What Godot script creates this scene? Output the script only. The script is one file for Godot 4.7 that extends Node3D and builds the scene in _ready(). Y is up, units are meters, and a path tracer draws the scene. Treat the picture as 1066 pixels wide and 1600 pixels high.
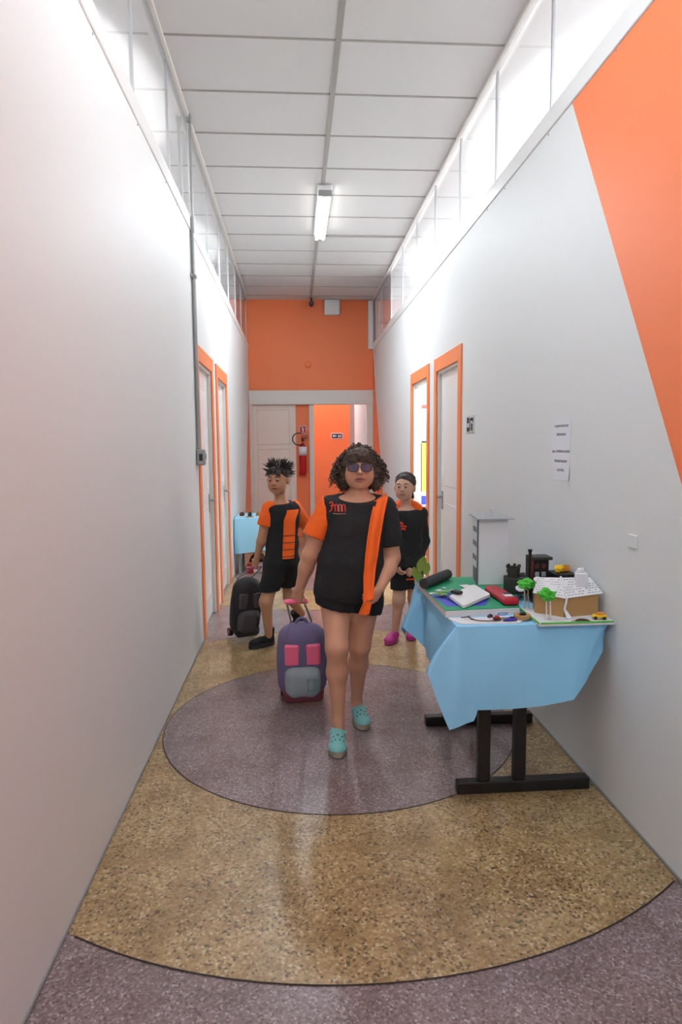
extends Node3D
# A school corridor: three children walk past a blue-clothed table of model buildings.

const XL := -0.71
const XR := 1.257
const YC := 3.732
const ZE := -10.53
const ZB := 3.2
const WT := 0.06
const SILL := 2.963

var names := {}
var M := {}
var rng := RandomNumberGenerator.new()


func _ready():
	rng.seed = 7
	view_and_light()
	materials()
	structure()
	end_portal()
	classrooms()
	wall_things()
	near_table()
	far_table()
	people()


func view_and_light():
	var cam := Camera3D.new()
	cam.name = "camera"
	cam.fov = 75.979
	cam.near = 0.05
	cam.far = 100.0
	add_child(cam)
	var yaw := 0.0691
	var pitch := 0.0998
	var roll := -0.0089
	var f := Vector3(sin(yaw) * cos(pitch), -sin(pitch), -cos(yaw) * cos(pitch))
	var r := f.cross(Vector3.UP).normalized()
	var u := r.cross(f)
	cam.transform = Transform3D(Basis(cos(roll) * r + sin(roll) * u, -sin(roll) * r + cos(roll) * u, -f), Vector3(0, 1.45, 0))
	cam.current = true
	var we := WorldEnvironment.new()
	we.name = "world_environment"
	var e := Environment.new()
	e.background_mode = Environment.BG_COLOR
	e.background_color = Color(0.75, 0.8, 0.88)
	e.tonemap_mode = Environment.TONE_MAPPER_LINEAR
	e.tonemap_exposure = 1.05
	e.sdfgi_enabled = true
	e.ssao_enabled = true
	e.ssil_enabled = true
	we.environment = e
	add_child(we)


# ---------------------------------------------------------------- helpers

func numbered(called: String) -> String:
	if not names.has(called):
		names[called] = 0
		return called
	names[called] += 1
	return "%s_%03d" % [called, names[called]]


func thing(called: String, label: String, category: String, at := Vector3.ZERO, turn := 0.0, group := "") -> Node3D:
	var o := Node3D.new()
	o.name = numbered(called)
	add_child(o)
	o.position = at
	o.rotation.y = turn
	o.set_meta("label", label)
	o.set_meta("category", category)
	if group != "":
		o.set_meta("group", group)
	return o


func tag(o: Node, label: String, category: String, group := "") -> Node:
	o.set_meta("label", label)
	o.set_meta("category", category)
	if group != "":
		o.set_meta("group", group)
	return o


func obj(called: String, st, m: Material, parent: Node = null, at := Vector3.ZERO) -> MeshInstance3D:
	var o := MeshInstance3D.new()
	if st is SurfaceTool:
		o.mesh = st.commit()
	else:
		o.mesh = st
	o.material_override = m
	o.position = at
	if parent == null or parent == self:
		o.name = numbered(called)
		add_child(o)
	else:
		o.name = called
		parent.add_child(o, true)
	return o


func struct(called: String, st, m: Material, label: String, category: String) -> MeshInstance3D:
	var o := obj(called, st, m)
	o.set_meta("kind", "structure")
	tag(o, label, category)
	return o


func base(called: String, label: String, category: String) -> Node3D:
	var o := thing(called, label, category)
	o.set_meta("kind", "structure")
	return o


func mb() -> SurfaceTool:
	var st := SurfaceTool.new()
	st.begin(Mesh.PRIMITIVE_TRIANGLES)
	st.set_smooth_group(-1)
	return st


func done(st: SurfaceTool) -> SurfaceTool:
	st.generate_normals()
	return st


# a, b, c run counter-clockwise seen from outside
func tri(st: SurfaceTool, a: Vector3, b: Vector3, c: Vector3):
	st.add_vertex(a)
	st.add_vertex(c)
	st.add_vertex(b)


func quad(st: SurfaceTool, a: Vector3, b: Vector3, c: Vector3, d: Vector3):
	tri(st, a, b, c)
	tri(st, a, c, d)


# a chamfered box: centre, size
func bx(st: SurfaceTool, c: Vector3, s: Vector3, bev := 0.003, t := Transform3D.IDENTITY):
	st.set_smooth_group(-1)
	var h := s / 2.0
	var b := minf(bev, minf(h.x, minf(h.y, h.z)) * 0.6)
	for ax in 3:
		var u := (ax + 1) % 3
		var v := (ax + 2) % 3
		for sg in [-1.0, 1.0]:
			var pts := []
			for q in [[-1, -1], [1, -1], [1, 1], [-1, 1]]:
				var p := Vector3.ZERO
				p[ax] = h[ax] * sg
				p[u] = (h[u] - b) * q[0]
				p[v] = (h[v] - b) * q[1]
				pts.append(t * (c + p))
			if sg > 0:
				quad(st, pts[0], pts[1], pts[2], pts[3])
			else:
				quad(st, pts[3], pts[2], pts[1], pts[0])
	if b <= 0.0:
		return
	for ax in 3:
		var u := (ax + 1) % 3
		var v := (ax + 2) % 3
		for su in [-1.0, 1.0]:
			for sv in [-1.0, 1.0]:
				var p := [Vector3.ZERO, Vector3.ZERO, Vector3.ZERO, Vector3.ZERO]
				for k in 4:
					var w := Vector3.ZERO
					w[ax] = (h[ax] - b) * (-1.0 if k < 2 else 1.0)
					var on_u := k == 0 or k == 3
					w[u] = su * (h[u] if on_u else h[u] - b)
					w[v] = sv * (h[v] - b if on_u else h[v])
					p[k] = t * (c + w)
				if su * sv > 0:
					quad(st, p[0], p[1], p[2], p[3])
				else:
					quad(st, p[3], p[2], p[1], p[0])
	for sx in [-1.0, 1.0]:
		for sy in [-1.0, 1.0]:
			for sz in [-1.0, 1.0]:
				var p0: Vector3 = t * (c + Vector3(sx * h.x, sy * (h.y - b), sz * (h.z - b)))
				var p1: Vector3 = t * (c + Vector3(sx * (h.x - b), sy * h.y, sz * (h.z - b)))
				var p2: Vector3 = t * (c + Vector3(sx * (h.x - b), sy * (h.y - b), sz * h.z))
				if sx * sy * sz > 0:
					tri(st, p0, p1, p2)
				else:
					tri(st, p2, p1, p0)


func box(c: Vector3, s: Vector3, bev := 0.003, t := Transform3D.IDENTITY) -> SurfaceTool:
	var st := mb()
	bx(st, c, s, bev, t)
	return done(st)


# box from corner to corner
func bc(st: SurfaceTool, a: Vector3, b: Vector3, bev := 0.003):
	bx(st, (a + b) / 2.0, (b - a).abs(), bev)


# a tube along points with a radius for each (or one for all); flat > 0 squashes it
func tube(st: SurfaceTool, pts: Array, rad, sides := 8, closed := false, squash := 1.0):
	var n := pts.size()
	var rings := []
	var up := Vector3.UP
	var first: Vector3 = (pts[1] - pts[0]).normalized()
	if absf(first.dot(up)) > 0.9:
		up = Vector3.RIGHT
	var side := first.cross(up).normalized()
	for i in n:
		var d: Vector3
		if closed:
			d = pts[(i + 1) % n] - pts[(i - 1 + n) % n]
		else:
			d = pts[mini(i + 1, n - 1)] - pts[maxi(i - 1, 0)]
		d = d.normalized()
		side = (side - d * side.dot(d)).normalized()
		var up2 := side.cross(d)
		var r: float = rad[i] if rad is Array else rad
		var ring := []
		for k in sides:
			var a := TAU * k / sides
			ring.append(pts[i] + (side * cos(a) + up2 * sin(a) * squash) * r)
		rings.append(ring)
	st.set_smooth_group(1)
	for i in (n if closed else n - 1):
		var a: Array = rings[i]
		var b: Array = rings[(i + 1) % n]
		for k in sides:
			var k2 := (k + 1) % sides
			quad(st, a[k], b[k], b[k2], a[k2])
	if not closed:
		st.set_smooth_group(2)
		for k in sides:
			var k2 := (k + 1) % sides
			tri(st, pts[0], rings[0][k], rings[0][k2])
			tri(st, pts[n - 1], rings[n - 1][k2], rings[n - 1][k])
	st.set_smooth_group(-1)


func rod(a: Vector3, b: Vector3, r := 0.01, sides := 8) -> SurfaceTool:
	var st := mb()
	tube(st, [a, b], r, sides)
	return done(st)


# a lathe about +y through c; profile of Vector2(radius, height), from bottom to top
func lathe(st: SurfaceTool, prof: Array, sides := 16, t := Transform3D.IDENTITY, smooth := true):
	for i in prof.size() - 1:
		st.set_smooth_group(i + 1 if not smooth else 1)
		for k in sides:
			var a := TAU * k / sides
			var b := TAU * (k + 1) / sides
			var p: Vector2 = prof[i]
			var q: Vector2 = prof[i + 1]
			var p0: Vector3 = t * Vector3(p.x * cos(a), p.y, -p.x * sin(a))
			var p1: Vector3 = t * Vector3(p.x * cos(b), p.y, -p.x * sin(b))
			var q0: Vector3 = t * Vector3(q.x * cos(a), q.y, -q.x * sin(a))
			var q1: Vector3 = t * Vector3(q.x * cos(b), q.y, -q.x * sin(b))
			if p.x > 1e-6:
				tri(st, p0, p1, q1)
			if q.x > 1e-6:
				tri(st, p0, q1, q0)
	st.set_smooth_group(-1)


# an outline (counter-clockwise Vector2) pushed out along +z by depth, laid by t
func prism(st: SurfaceTool, outline: PackedVector2Array, depth: float, t := Transform3D.IDENTITY):
	var pl := outline
	if Geometry2D.is_polygon_clockwise(pl):
		pl = pl.duplicate()
		pl.reverse()
	st.set_smooth_group(-1)
	var ix := Geometry2D.triangulate_polygon(pl)
	for i in range(0, ix.size(), 3):
		var a := pl[ix[i]]
		var b := pl[ix[i + 1]]
		var c := pl[ix[i + 2]]
		if (b - a).cross(c - a) < 0:
			var w := b
			b = c
			c = w
		tri(st, t * Vector3(a.x, a.y, depth), t * Vector3(b.x, b.y, depth), t * Vector3(c.x, c.y, depth))
		tri(st, t * Vector3(a.x, a.y, 0), t * Vector3(c.x, c.y, 0), t * Vector3(b.x, b.y, 0))
	for i in pl.size():
		var a := pl[i]
		var b := pl[(i + 1) % pl.size()]
		quad(st, t * Vector3(a.x, a.y, 0), t * Vector3(b.x, b.y, 0), t * Vector3(b.x, b.y, depth), t * Vector3(a.x, a.y, depth))


# a flat shape in plan (x, z outline) from height y0 to y1
func slab(outline: PackedVector2Array, y0: float, y1: float) -> SurfaceTool:
	var st := mb()
	var fl := PackedVector2Array()
	for p in outline:
		fl.append(Vector2(p.x, -p.y))
	prism(st, fl, y1 - y0, Transform3D(Basis(Vector3.RIGHT, Vector3(0, 0, -1), Vector3.UP), Vector3(0, y0, 0)))
	return done(st)


# a shape in a wall plane x = const: outline of (z, y), from x0 to x1
func wallslab(outline: PackedVector2Array, x0: float, x1: float) -> SurfaceTool:
	var st := mb()
	var o := PackedVector2Array()
	for p in outline:
		o.append(Vector2(-p.x, p.y))
	prism(st, o, absf(x1 - x0), Transform3D(Basis(Vector3(0, 0, -1), Vector3.UP, Vector3.RIGHT), Vector3(minf(x0, x1), 0, 0)))
	return done(st)


# a sheet of cloth or paper through a grid of points (rows of equal length), given thickness
func sheet(st: SurfaceTool, g: Array, th := 0.002, smooth := true):
	var nr := g.size()
	var nc: int = g[0].size()
	var top := []
	var bot := []
	for i in nr:
		var ta := []
		var ba := []
		for j in nc:
			var du: Vector3 = g[i][mini(j + 1, nc - 1)] - g[i][maxi(j - 1, 0)]
			var dv: Vector3 = g[mini(i + 1, nr - 1)][j] - g[maxi(i - 1, 0)][j]
			if du.length() < 1e-5:
				du = g[mini(i + 1, nr - 1)][mini(j + 1, nc - 1)] - g[mini(i + 1, nr - 1)][maxi(j - 1, 0)]
			var n := du.cross(dv).normalized()
			ta.append(g[i][j] + n * th / 2.0)
			ba.append(g[i][j] - n * th / 2.0)
		top.append(ta)
		bot.append(ba)
	st.set_smooth_group(3 if smooth else -1)
	for i in nr - 1:
		for j in nc - 1:
			quad(st, top[i][j], top[i][j + 1], top[i + 1][j + 1], top[i + 1][j])
	st.set_smooth_group(4 if smooth else -1)
	for i in nr - 1:
		for j in nc - 1:
			quad(st, bot[i][j], bot[i + 1][j], bot[i + 1][j + 1], bot[i][j + 1])
	st.set_smooth_group(-1)
	for j in nc - 1:
		quad(st, bot[0][j], bot[0][j + 1], top[0][j + 1], top[0][j])
		quad(st, top[nr - 1][j], top[nr - 1][j + 1], bot[nr - 1][j + 1], bot[nr - 1][j])
	for i in nr - 1:
		quad(st, top[i][0], top[i + 1][0], bot[i + 1][0], bot[i][0])
		quad(st, bot[i][nc - 1], bot[i + 1][nc - 1], top[i + 1][nc - 1], top[i][nc - 1])


func text(words: String, size: float, depth := 0.001, bold := true) -> TextMesh:
	var t := TextMesh.new()
	t.text = words
	var f := SystemFont.new()
	f.font_names = PackedStringArray(["Droid Sans"])
	if bold:
		f.font_weight = 700
	t.font = f
	t.font_size = 32
	t.pixel_size = size / 32.0
	t.depth = depth
	t.horizontal_alignment = HORIZONTAL_ALIGNMENT_CENTER
	return t


func poly(pts: Array) -> PackedVector2Array:
	var p := PackedVector2Array()
	for q in pts:
		p.append(Vector2(q[0], q[1]))
	return p


func circle(cx: float, cy: float, r: float, n := 96) -> PackedVector2Array:
	var p := PackedVector2Array()
	for i in n:
		p.append(Vector2(cx + r * cos(TAU * i / n), cy + r * sin(TAU * i / n)))
	return p


func mat(called: String, c: Color, rough := 0.6, metal := 0.0) -> StandardMaterial3D:
	var m := StandardMaterial3D.new()
	m.resource_name = called
	m.albedo_color = c
	m.roughness = rough
	m.metallic = metal
	M[called] = m
	return m


func hexmat(called: String, h: String, rough := 0.6, metal := 0.0) -> StandardMaterial3D:
	return mat(called, Color(h), rough, metal)


func noise_tex(kind: int, freq: float, size := 512, ramp: Gradient = null, normal := false, sd := 1, octaves := 3) -> NoiseTexture2D:
	var n := FastNoiseLite.new()
	n.noise_type = kind
	n.frequency = freq
	n.seed = sd
	n.fractal_octaves = octaves
	if kind == FastNoiseLite.TYPE_CELLULAR:
		n.cellular_return_type = FastNoiseLite.RETURN_CELL_VALUE
		n.fractal_type = FastNoiseLite.FRACTAL_NONE
		n.cellular_jitter = 1.0
	var t := NoiseTexture2D.new()
	t.width = size
	t.height = size
	t.seamless = true
	t.noise = n
	if ramp != null:
		t.color_ramp = ramp
	if normal:
		t.as_normal_map = true
		t.bump_strength = 2.0
	return t


func grad(stops: Array) -> Gradient:
	var g := Gradient.new()
	var o := PackedFloat32Array()
	var c := PackedColorArray()
	for s in stops:
		o.append(s[0])
		c.append(Color(s[1]))
	g.offsets = o
	g.colors = c
	return g


func tri_map(m: StandardMaterial3D, per_metre: float):
	m.uv1_triplanar = true
	m.uv1_world_triplanar = true
	m.uv1_scale = Vector3.ONE * per_metre


func materials():
	var w := hexmat("wall_paint", "e2e4e5", 0.55)
	w.normal_enabled = true
	w.normal_texture = noise_tex(FastNoiseLite.TYPE_SIMPLEX, 0.03, 256, null, true, 5)
	w.normal_scale = 0.06
	tri_map(w, 2.0)
	var o := hexmat("orange_paint", "f8824e", 0.5)
	o.normal_enabled = true
	o.normal_texture = w.normal_texture
	o.normal_scale = 0.06
	tri_map(o, 2.0)
	hexmat("trim_orange", "f78f5c", 0.45)
	hexmat("white_gloss", "ececec", 0.3)
	hexmat("door_white", "efefee", 0.25)
	hexmat("door_warm", "eee0d6", 0.5)
	hexmat("frame_white", "e2dfda", 0.4)
	hexmat("ceiling_tile", "dedfde", 0.85)
	hexmat("grid_grey", "a9a7a2", 0.6)
	hexmat("aluminium", "c9ccd0", 0.4, 0.3)
	hexmat("grey_metal", "9fa2a2", 0.45, 0.4)
	hexmat("dark_line", "4a4340", 0.6)
	hexmat("black_metal", "161617", 0.4)
	hexmat("black_plastic", "1b1b1d", 0.5)
	hexmat("paper", "e6e6ee", 0.8)
	hexmat("ink", "77777f", 0.8)
	hexmat("black_ink", "26272a", 0.7)
	hexmat("red_paint", "c01a1c", 0.3)
	# terrazzo: coloured chips in cement, two mixes
	var tan := mat("terrazzo_tan", Color(1, 1, 1), 0.32)
	tan.albedo_texture = noise_tex(FastNoiseLite.TYPE_CELLULAR, 0.11, 1024, grad([[0.0, "685943"], [0.07, "806c4a"], [0.14, "9f8459"], [0.45, "ae9365"], [0.72, "b99e72"], [0.9, "c3ab82"], [1.0, "d3c4a4"]]), false, 3)
	tri_map(tan, 1.1)
	var plum := mat("terrazzo_plum", Color(1, 1, 1), 0.3)
	plum.albedo_texture = noise_tex(FastNoiseLite.TYPE_CELLULAR, 0.14, 1024, grad([[0.0, "6a5859"], [0.12, "7c6a6a"], [0.35, "877476"], [0.65, "918083"], [0.88, "a29398"], [1.0, "bdb2b6"]]), false, 9)
	tri_map(plum, 1.1)
	for k in ["terrazzo_tan", "terrazzo_plum"]:
		M[k].clearcoat_enabled = true
		M[k].clearcoat = 0.35
		M[k].clearcoat_roughness = 0.2
		M[k].detail_enabled = true
		M[k].detail_blend_mode = BaseMaterial3D.BLEND_MODE_MUL
		M[k].detail_albedo = noise_tex(FastNoiseLite.TYPE_SIMPLEX, 0.006, 512, grad([[0.0, "d8d0c8"], [0.5, "f2eeea"], [1.0, "ffffff"]]), false, 21)
		M[k].detail_uv_layer = BaseMaterial3D.DETAIL_UV_1
	# the glass of the high windows
	var fr := mat("glass", Color(0.96, 0.97, 1.0, 0.1), 0.03)
	fr.transparency = BaseMaterial3D.TRANSPARENCY_ALPHA
	var tube_m := hexmat("lamp_glow", "ffffff", 0.4)
	tube_m.emission_enabled = true
	tube_m.emission = Color(1, 0.99, 0.97)
	tube_m.emission_energy_multiplier = 6.0


# ---------------------------------------------------------------- the corridor itself

func lamp_unit(called: String, label: String, z: float, x := 0.3, energy := 1.0):
	var t = thing(called, label, "ceiling lamp", Vector3(x, YC, z), 0.0, "")
	var st = mb()
	bx(st, Vector3(0, -0.028, 0), Vector3(0.13, 0.05, 1.3), 0.008)
	obj("housing", done(st), M.white_gloss, t)
	for s in [-1, 1]:
		st = mb()
		bx(st, Vector3(0, -0.07, s * 0.625), Vector3(0.12, 0.05, 0.04), 0.006)
		obj("end_cap", done(st), M.grey_metal, t)
	for s in [-1, 1]:
		st = mb()
		tube(st, [Vector3(s * 0.035, -0.085, -0.605), Vector3(s * 0.035, -0.085, 0.605)], 0.016, 12)
		obj("lamp_tube", done(st), M.lamp_glow, t)
	var l = AreaLight3D.new()
	l.name = "lamp_light"
	l.area_size = Vector2(0.12, 1.2)
	l.light_energy = energy
	l.light_color = Color(0.92, 0.97, 1.0)
	l.shadow_enabled = true
	l.area_range = 30.0
	l.position = Vector3(0, -0.106, 0)
	l.rotation.x = -PI / 2
	t.add_child(l)


func structure():
	# floor: a plum slab with inlaid tan discs, each with a plum disc inside, ringed by thin dark strips
	var rect = poly([[XL, ZB], [XR, ZB], [XR, -12.6], [XL, -12.6]])
	var fl = struct("floor", slab(poly([[XL - 3.5, ZB + 0.1], [XR + 3.5, ZB + 0.1], [XR + 3.5, -12.7], [XL - 3.5, -12.7]]), -0.12, -0.002), M.terrazzo_plum, "polished terrazzo corridor floor in plum and tan circles", "floor")
	for c in [0.74, -3.36, -7.46, -11.56]:
		for p in Geometry2D.intersect_polygons(circle(0.21, c, 1.73, 128), rect):
			obj("terrazzo_ring", slab(p, -0.003, -0.001), M.terrazzo_tan, fl)
		for p in Geometry2D.intersect_polygons(circle(0.21, c, 0.905, 128), rect):
			obj("terrazzo_disc", slab(p, -0.003, 0.0), M.terrazzo_plum, fl)
		for rr in [0.905, 1.73]:
			var ring: Array = Geometry2D.clip_polygons(circle(0.21, c, rr + 0.0022, 128), circle(0.21, c, rr - 0.0022, 128))
			var st = mb()
			var n = 128
			for i in n:
				var a = TAU * i / n
				var b = TAU * (i + 1) / n
				var pa = Vector3(0.21 + cos(a) * rr, 0.0003, c + sin(a) * rr)
				var pb = Vector3(0.21 + cos(b) * rr, 0.0003, c + sin(b) * rr)
				if minf(pa.x, pb.x) < XL or maxf(pa.x, pb.x) > XR or pa.z > ZB or pa.z < -12.6:
					continue
				var da = Vector3(cos(a), 0, sin(a)) * 0.0025
				var db = Vector3(cos(b), 0, sin(b)) * 0.0025
				quad(st, pa - da, pb - db, pb + db, pa + da)
				quad(st, pa - da, pa + da, pb + db, pb - db)
			obj("divider_strip", done(st), M.dark_line, fl)
	# walls with their door openings
	var doors = [[-4.99, -5.76], [-6.18, -6.95]]
	for side in [-1, 1]:
		var x0: float = XL if side < 0 else XR
		var x1: float = x0 + side * WT
		var st = mb()
		var z: float = ZB
		for d in doors:
			bc(st, Vector3(x0, -0.02, z), Vector3(x1, SILL, d[0]), 0.0)
			bc(st, Vector3(x0, 2.09, d[0]), Vector3(x1, SILL, d[1]), 0.0)
			z = d[1]
		bc(st, Vector3(x0, -0.02, z), Vector3(x1, SILL, ZE - 0.02), 0.0)
		var w = struct("wall_left" if side < 0 else "wall_right", done(st), M.wall_paint, "white painted corridor wall on the %s under a row of high windows" % ("left" if side < 0 else "right"), "wall")
		# painted slanting shapes, a film of paint thick
		var f = x0 - side * 0.0015
		if side > 0:
			obj("painted_panel", wallslab(poly([[-3.003, SILL - 0.002], [-1.29, 0.0], [1.2, 0.0], [1.2, SILL - 0.002]]), x0, f), M.orange_paint, w)
		obj("painted_stripe", wallslab(poly([[ZE + 0.005, 2.94], [-8.98, 0.0], [ZE + 0.005, 0.0]] if side > 0 else [[ZE + 0.005, 2.33], [-8.9, 0.0], [ZE + 0.005, 0.0]]), x0, f), M.orange_paint, w)
		# thin grey joint at the foot
		st = mb()
		for seg in [[ZB, -4.9], [-5.85, -6.09], [-7.04, ZE]]:
			bc(st, Vector3(x0, 0.0, seg[0]), Vector3(x0 - side * 0.006, 0.012, seg[1]), 0.001)
		struct("baseboard_left" if side < 0 else "baseboard_right", done(st), M.grey_metal, "thin grey joint strip along the foot of the %s wall" % ("left" if side < 0 else "right"), "baseboard")
		clerestory(side, x0)
		for k in 2:
			door(side, x0, doors[k][0], doors[k][1], k)
	# wall behind the camera
	var wb = mb()
	bc(wb, Vector3(XL - 3.6, -0.02, ZB), Vector3(XR + 3.6, YC + 0.1, ZB + WT), 0.0)
	struct("wall_back", done(wb), M.wall_paint, "white wall closing the corridor behind the viewer", "wall")
	# ceiling: slab, tiles, grid
	var cs = mb()
	bc(cs, Vector3(XL - 3.6, YC + 0.012, ZB + WT), Vector3(XR + 3.6, YC + 0.12, -12.7), 0.0)
	var ce = struct("ceiling", done(cs), M.ceiling_tile, "suspended ceiling of pale grey panels in a grey grid", "ceiling")
	var zs = []
	var i = -12
	while true:
		var zz = -3.936 - 0.5734 * i
		if zz < ZE + 0.05:
			break
		if zz < ZB:
			zs.append(zz)
		i += 1
	zs.push_front(ZB)
	zs.append(ZE)
	var xc = 0.282
	for k in zs.size() - 1:
		for s in 2:
			var xa: float = XL if s == 0 else xc
			var xb: float = xc if s == 0 else XR
			var dz: float = zs[k] - zs[k + 1]
			var cx = (xa + xb) / 2
			var st = mb()
			bx(st, Vector3(0, 0.006, 0), Vector3(xb - xa - 0.006, 0.012, dz - 0.006), 0.002)
			var o = obj("ceiling_panel", done(st), M.ceiling_tile, ce, Vector3(cx, YC + rng.randf_range(0.0, 0.002), (zs[k] + zs[k + 1]) / 2))
			o.rotation.x = rng.randf_range(-0.002, 0.002)
	for k in range(1, zs.size() - 1):
		for s in 2:
			var xa: float = XL if s == 0 else xc
			var xb: float = xc if s == 0 else XR
			var st = mb()
			var sag = 0.012 if (s == 1 and absf(zs[k] + 7.376) < 0.05) else 0.0
			bc(st, Vector3(xa, YC - 0.004 - sag, zs[k] - 0.008 - sag * 0.4), Vector3(xb, YC + 0.004, zs[k] + 0.008 + sag * 0.4), 0.001)
			obj("cross_rail", done(st), M.grid_grey, ce)
	var rs = mb()
	bc(rs, Vector3(xc - 0.016, YC - 0.006, ZB), Vector3(xc + 0.016, YC + 0.004, ZE), 0.001)
	obj("main_rail", done(rs), M.grid_grey, ce)
	for s in [-1, 1]:
		var x0: float = XL if s < 0 else XR
		var st = mb()
		bc(st, Vector3(x0, YC - 0.022, ZB), Vector3(x0 - s * 0.02, YC, ZE), 0.001)
		obj("edge_rail", done(st), M.frame_white, ce)
	lamp_unit("ceiling_lamp", "lit twin tube lamp mounted under the corridor ceiling", -6.62, 0.3, 4.5)
	lamp_unit("ceiling_lamp", "twin tube ceiling lamp nearer than the top edge of the photo", -2.2, 0.3, 1.6)
	lamp_unit("ceiling_lamp", "twin tube ceiling lamp behind the viewer", 1.7, 0.3, 6.0)


func clerestory(side: int, x0: float):
	var x1 = x0 + side * WT
	var w = base("window_1" if side < 0 else "window_2", "row of glazed high windows above the %s wall" % ("left" if side < 0 else "right"), "window")
	var st = mb()
	bc(st, Vector3(x0 - side * 0.008, SILL, ZB), Vector3(x1, 3.06, ZE), 0.004)
	obj("bottom_rail", done(st), M.white_gloss, w)
	var zs = [ZB]
	var k = -5
	while -3.3 - 0.89 * k > ZE + 0.2:
		var z = -3.3 - 0.89 * k
		if z < ZB - 0.2:
			zs.append(z)
		k += 1
	zs.append(ZE)
	for i in zs.size():
		st = mb()
		bc(st, Vector3(x0 + side * 0.012, 3.06, zs[i] - 0.008), Vector3(x0 + side * 0.03, YC, zs[i] + 0.008), 0.002)
		obj("mullion", done(st), M.aluminium, w)
	for i in zs.size() - 1:
		st = mb()
		bc(st, Vector3(x0 + side * 0.018, 3.055, zs[i] - 0.008), Vector3(x0 + side * 0.022, YC + 0.01, zs[i + 1] + 0.008), 0.0)
		obj("pane", done(st), M.glass, w)
	# small screw heads along the joint under the rail
	for z in [-2.6, -3.28, -3.95, -4.3]:
		st = mb()
		lathe(st, [Vector2(0.005, 0), Vector2(0.005, 0.002), Vector2(0.0, 0.003)], 8, Transform3D(Basis(Vector3.BACK, side * PI / 2), Vector3(x0, SILL - 0.012, z)))
		obj("screw", done(st), M.grey_metal, w)


func door(side: int, x0: float, za: float, zb: float, k: int):
	var open = side > 0 and k == 1
	var where: String = ["nearer", "farther"][k] + (" doorway on the left wall" if side < 0 else " doorway on the right wall")
	var n: int = (1 if side < 0 else 3) + k
	var d = base("door_%d" % n, "white door with orange surround, the " + where, "door")
	var f = x0 - side * 0.014
	for j in [[za + 0.09, za], [zb, zb - 0.09]]:
		var st = mb()
		bc(st, Vector3(x0 + side * 0.02, 0.0, j[0]), Vector3(f, 2.205, j[1]), 0.003)
		obj("jamb_trim", done(st), M.trim_orange, d)
	var h = mb()
	bc(h, Vector3(x0 + side * 0.02, 2.09, za), Vector3(f, 2.205, zb), 0.003)
	obj("head_trim", done(h), M.trim_orange, d)
	# the white frame lining the opening
	h = mb()
	bc(h, Vector3(x0 + side * 0.002, 0.0, za), Vector3(x0 + side * (WT + 0.004), 2.09, za - 0.022), 0.002)
	bc(h, Vector3(x0 + side * 0.002, 0.0, zb), Vector3(x0 + side * (WT + 0.004), 2.09, zb + 0.022), 0.002)
	bc(h, Vector3(x0 + side * 0.002, 2.068, za), Vector3(x0 + side * (WT + 0.004), 2.09, zb), 0.002)
	obj("door_frame", done(h), M.frame_white, d)
	var wd = za - zb - 0.04
	var leaf = Node3D.new()
	leaf.name = "leaf_group"
	var st = mb()
	bx(st, Vector3(0, 1.035, -wd / 2), Vector3(0.036, 2.06, wd), 0.003)
	var o = obj("door_leaf", done(st), M.door_white, d)
	leaf.free()
	o.position = Vector3(x0 + side * 0.05, 0.004, za - 0.02)
	if open:
		o.position.x = x0 + side * 0.085
		o.rotation.y = -side * deg_to_rad(94)
	# leaf panels and handle move with it: sub-parts
	for yy in [[0.2, 0.95], [1.1, 1.9]]:
		st = mb()
		bx(st, Vector3(-side * 0.019, (yy[0] + yy[1]) / 2, -wd / 2), Vector3(0.006, yy[1] - yy[0], wd - 0.24), 0.003)
		obj("door_panel", done(st), M.white_gloss, o)
	st = mb()
	tube(st, [Vector3(-side * 0.018, 1.0, -wd + 0.07), Vector3(-side * 0.06, 1.0, -wd + 0.07), Vector3(-side * 0.064, 1.0, -wd + 0.09), Vector3(-side * 0.064, 1.0, -wd + 0.18)], 0.009, 8)
	bx(st, Vector3(-side * 0.021, 0.97, -wd + 0.07), Vector3(0.006, 0.16, 0.035), 0.002)
	obj("door_handle", done(st), M.grey_metal, o)


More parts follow.
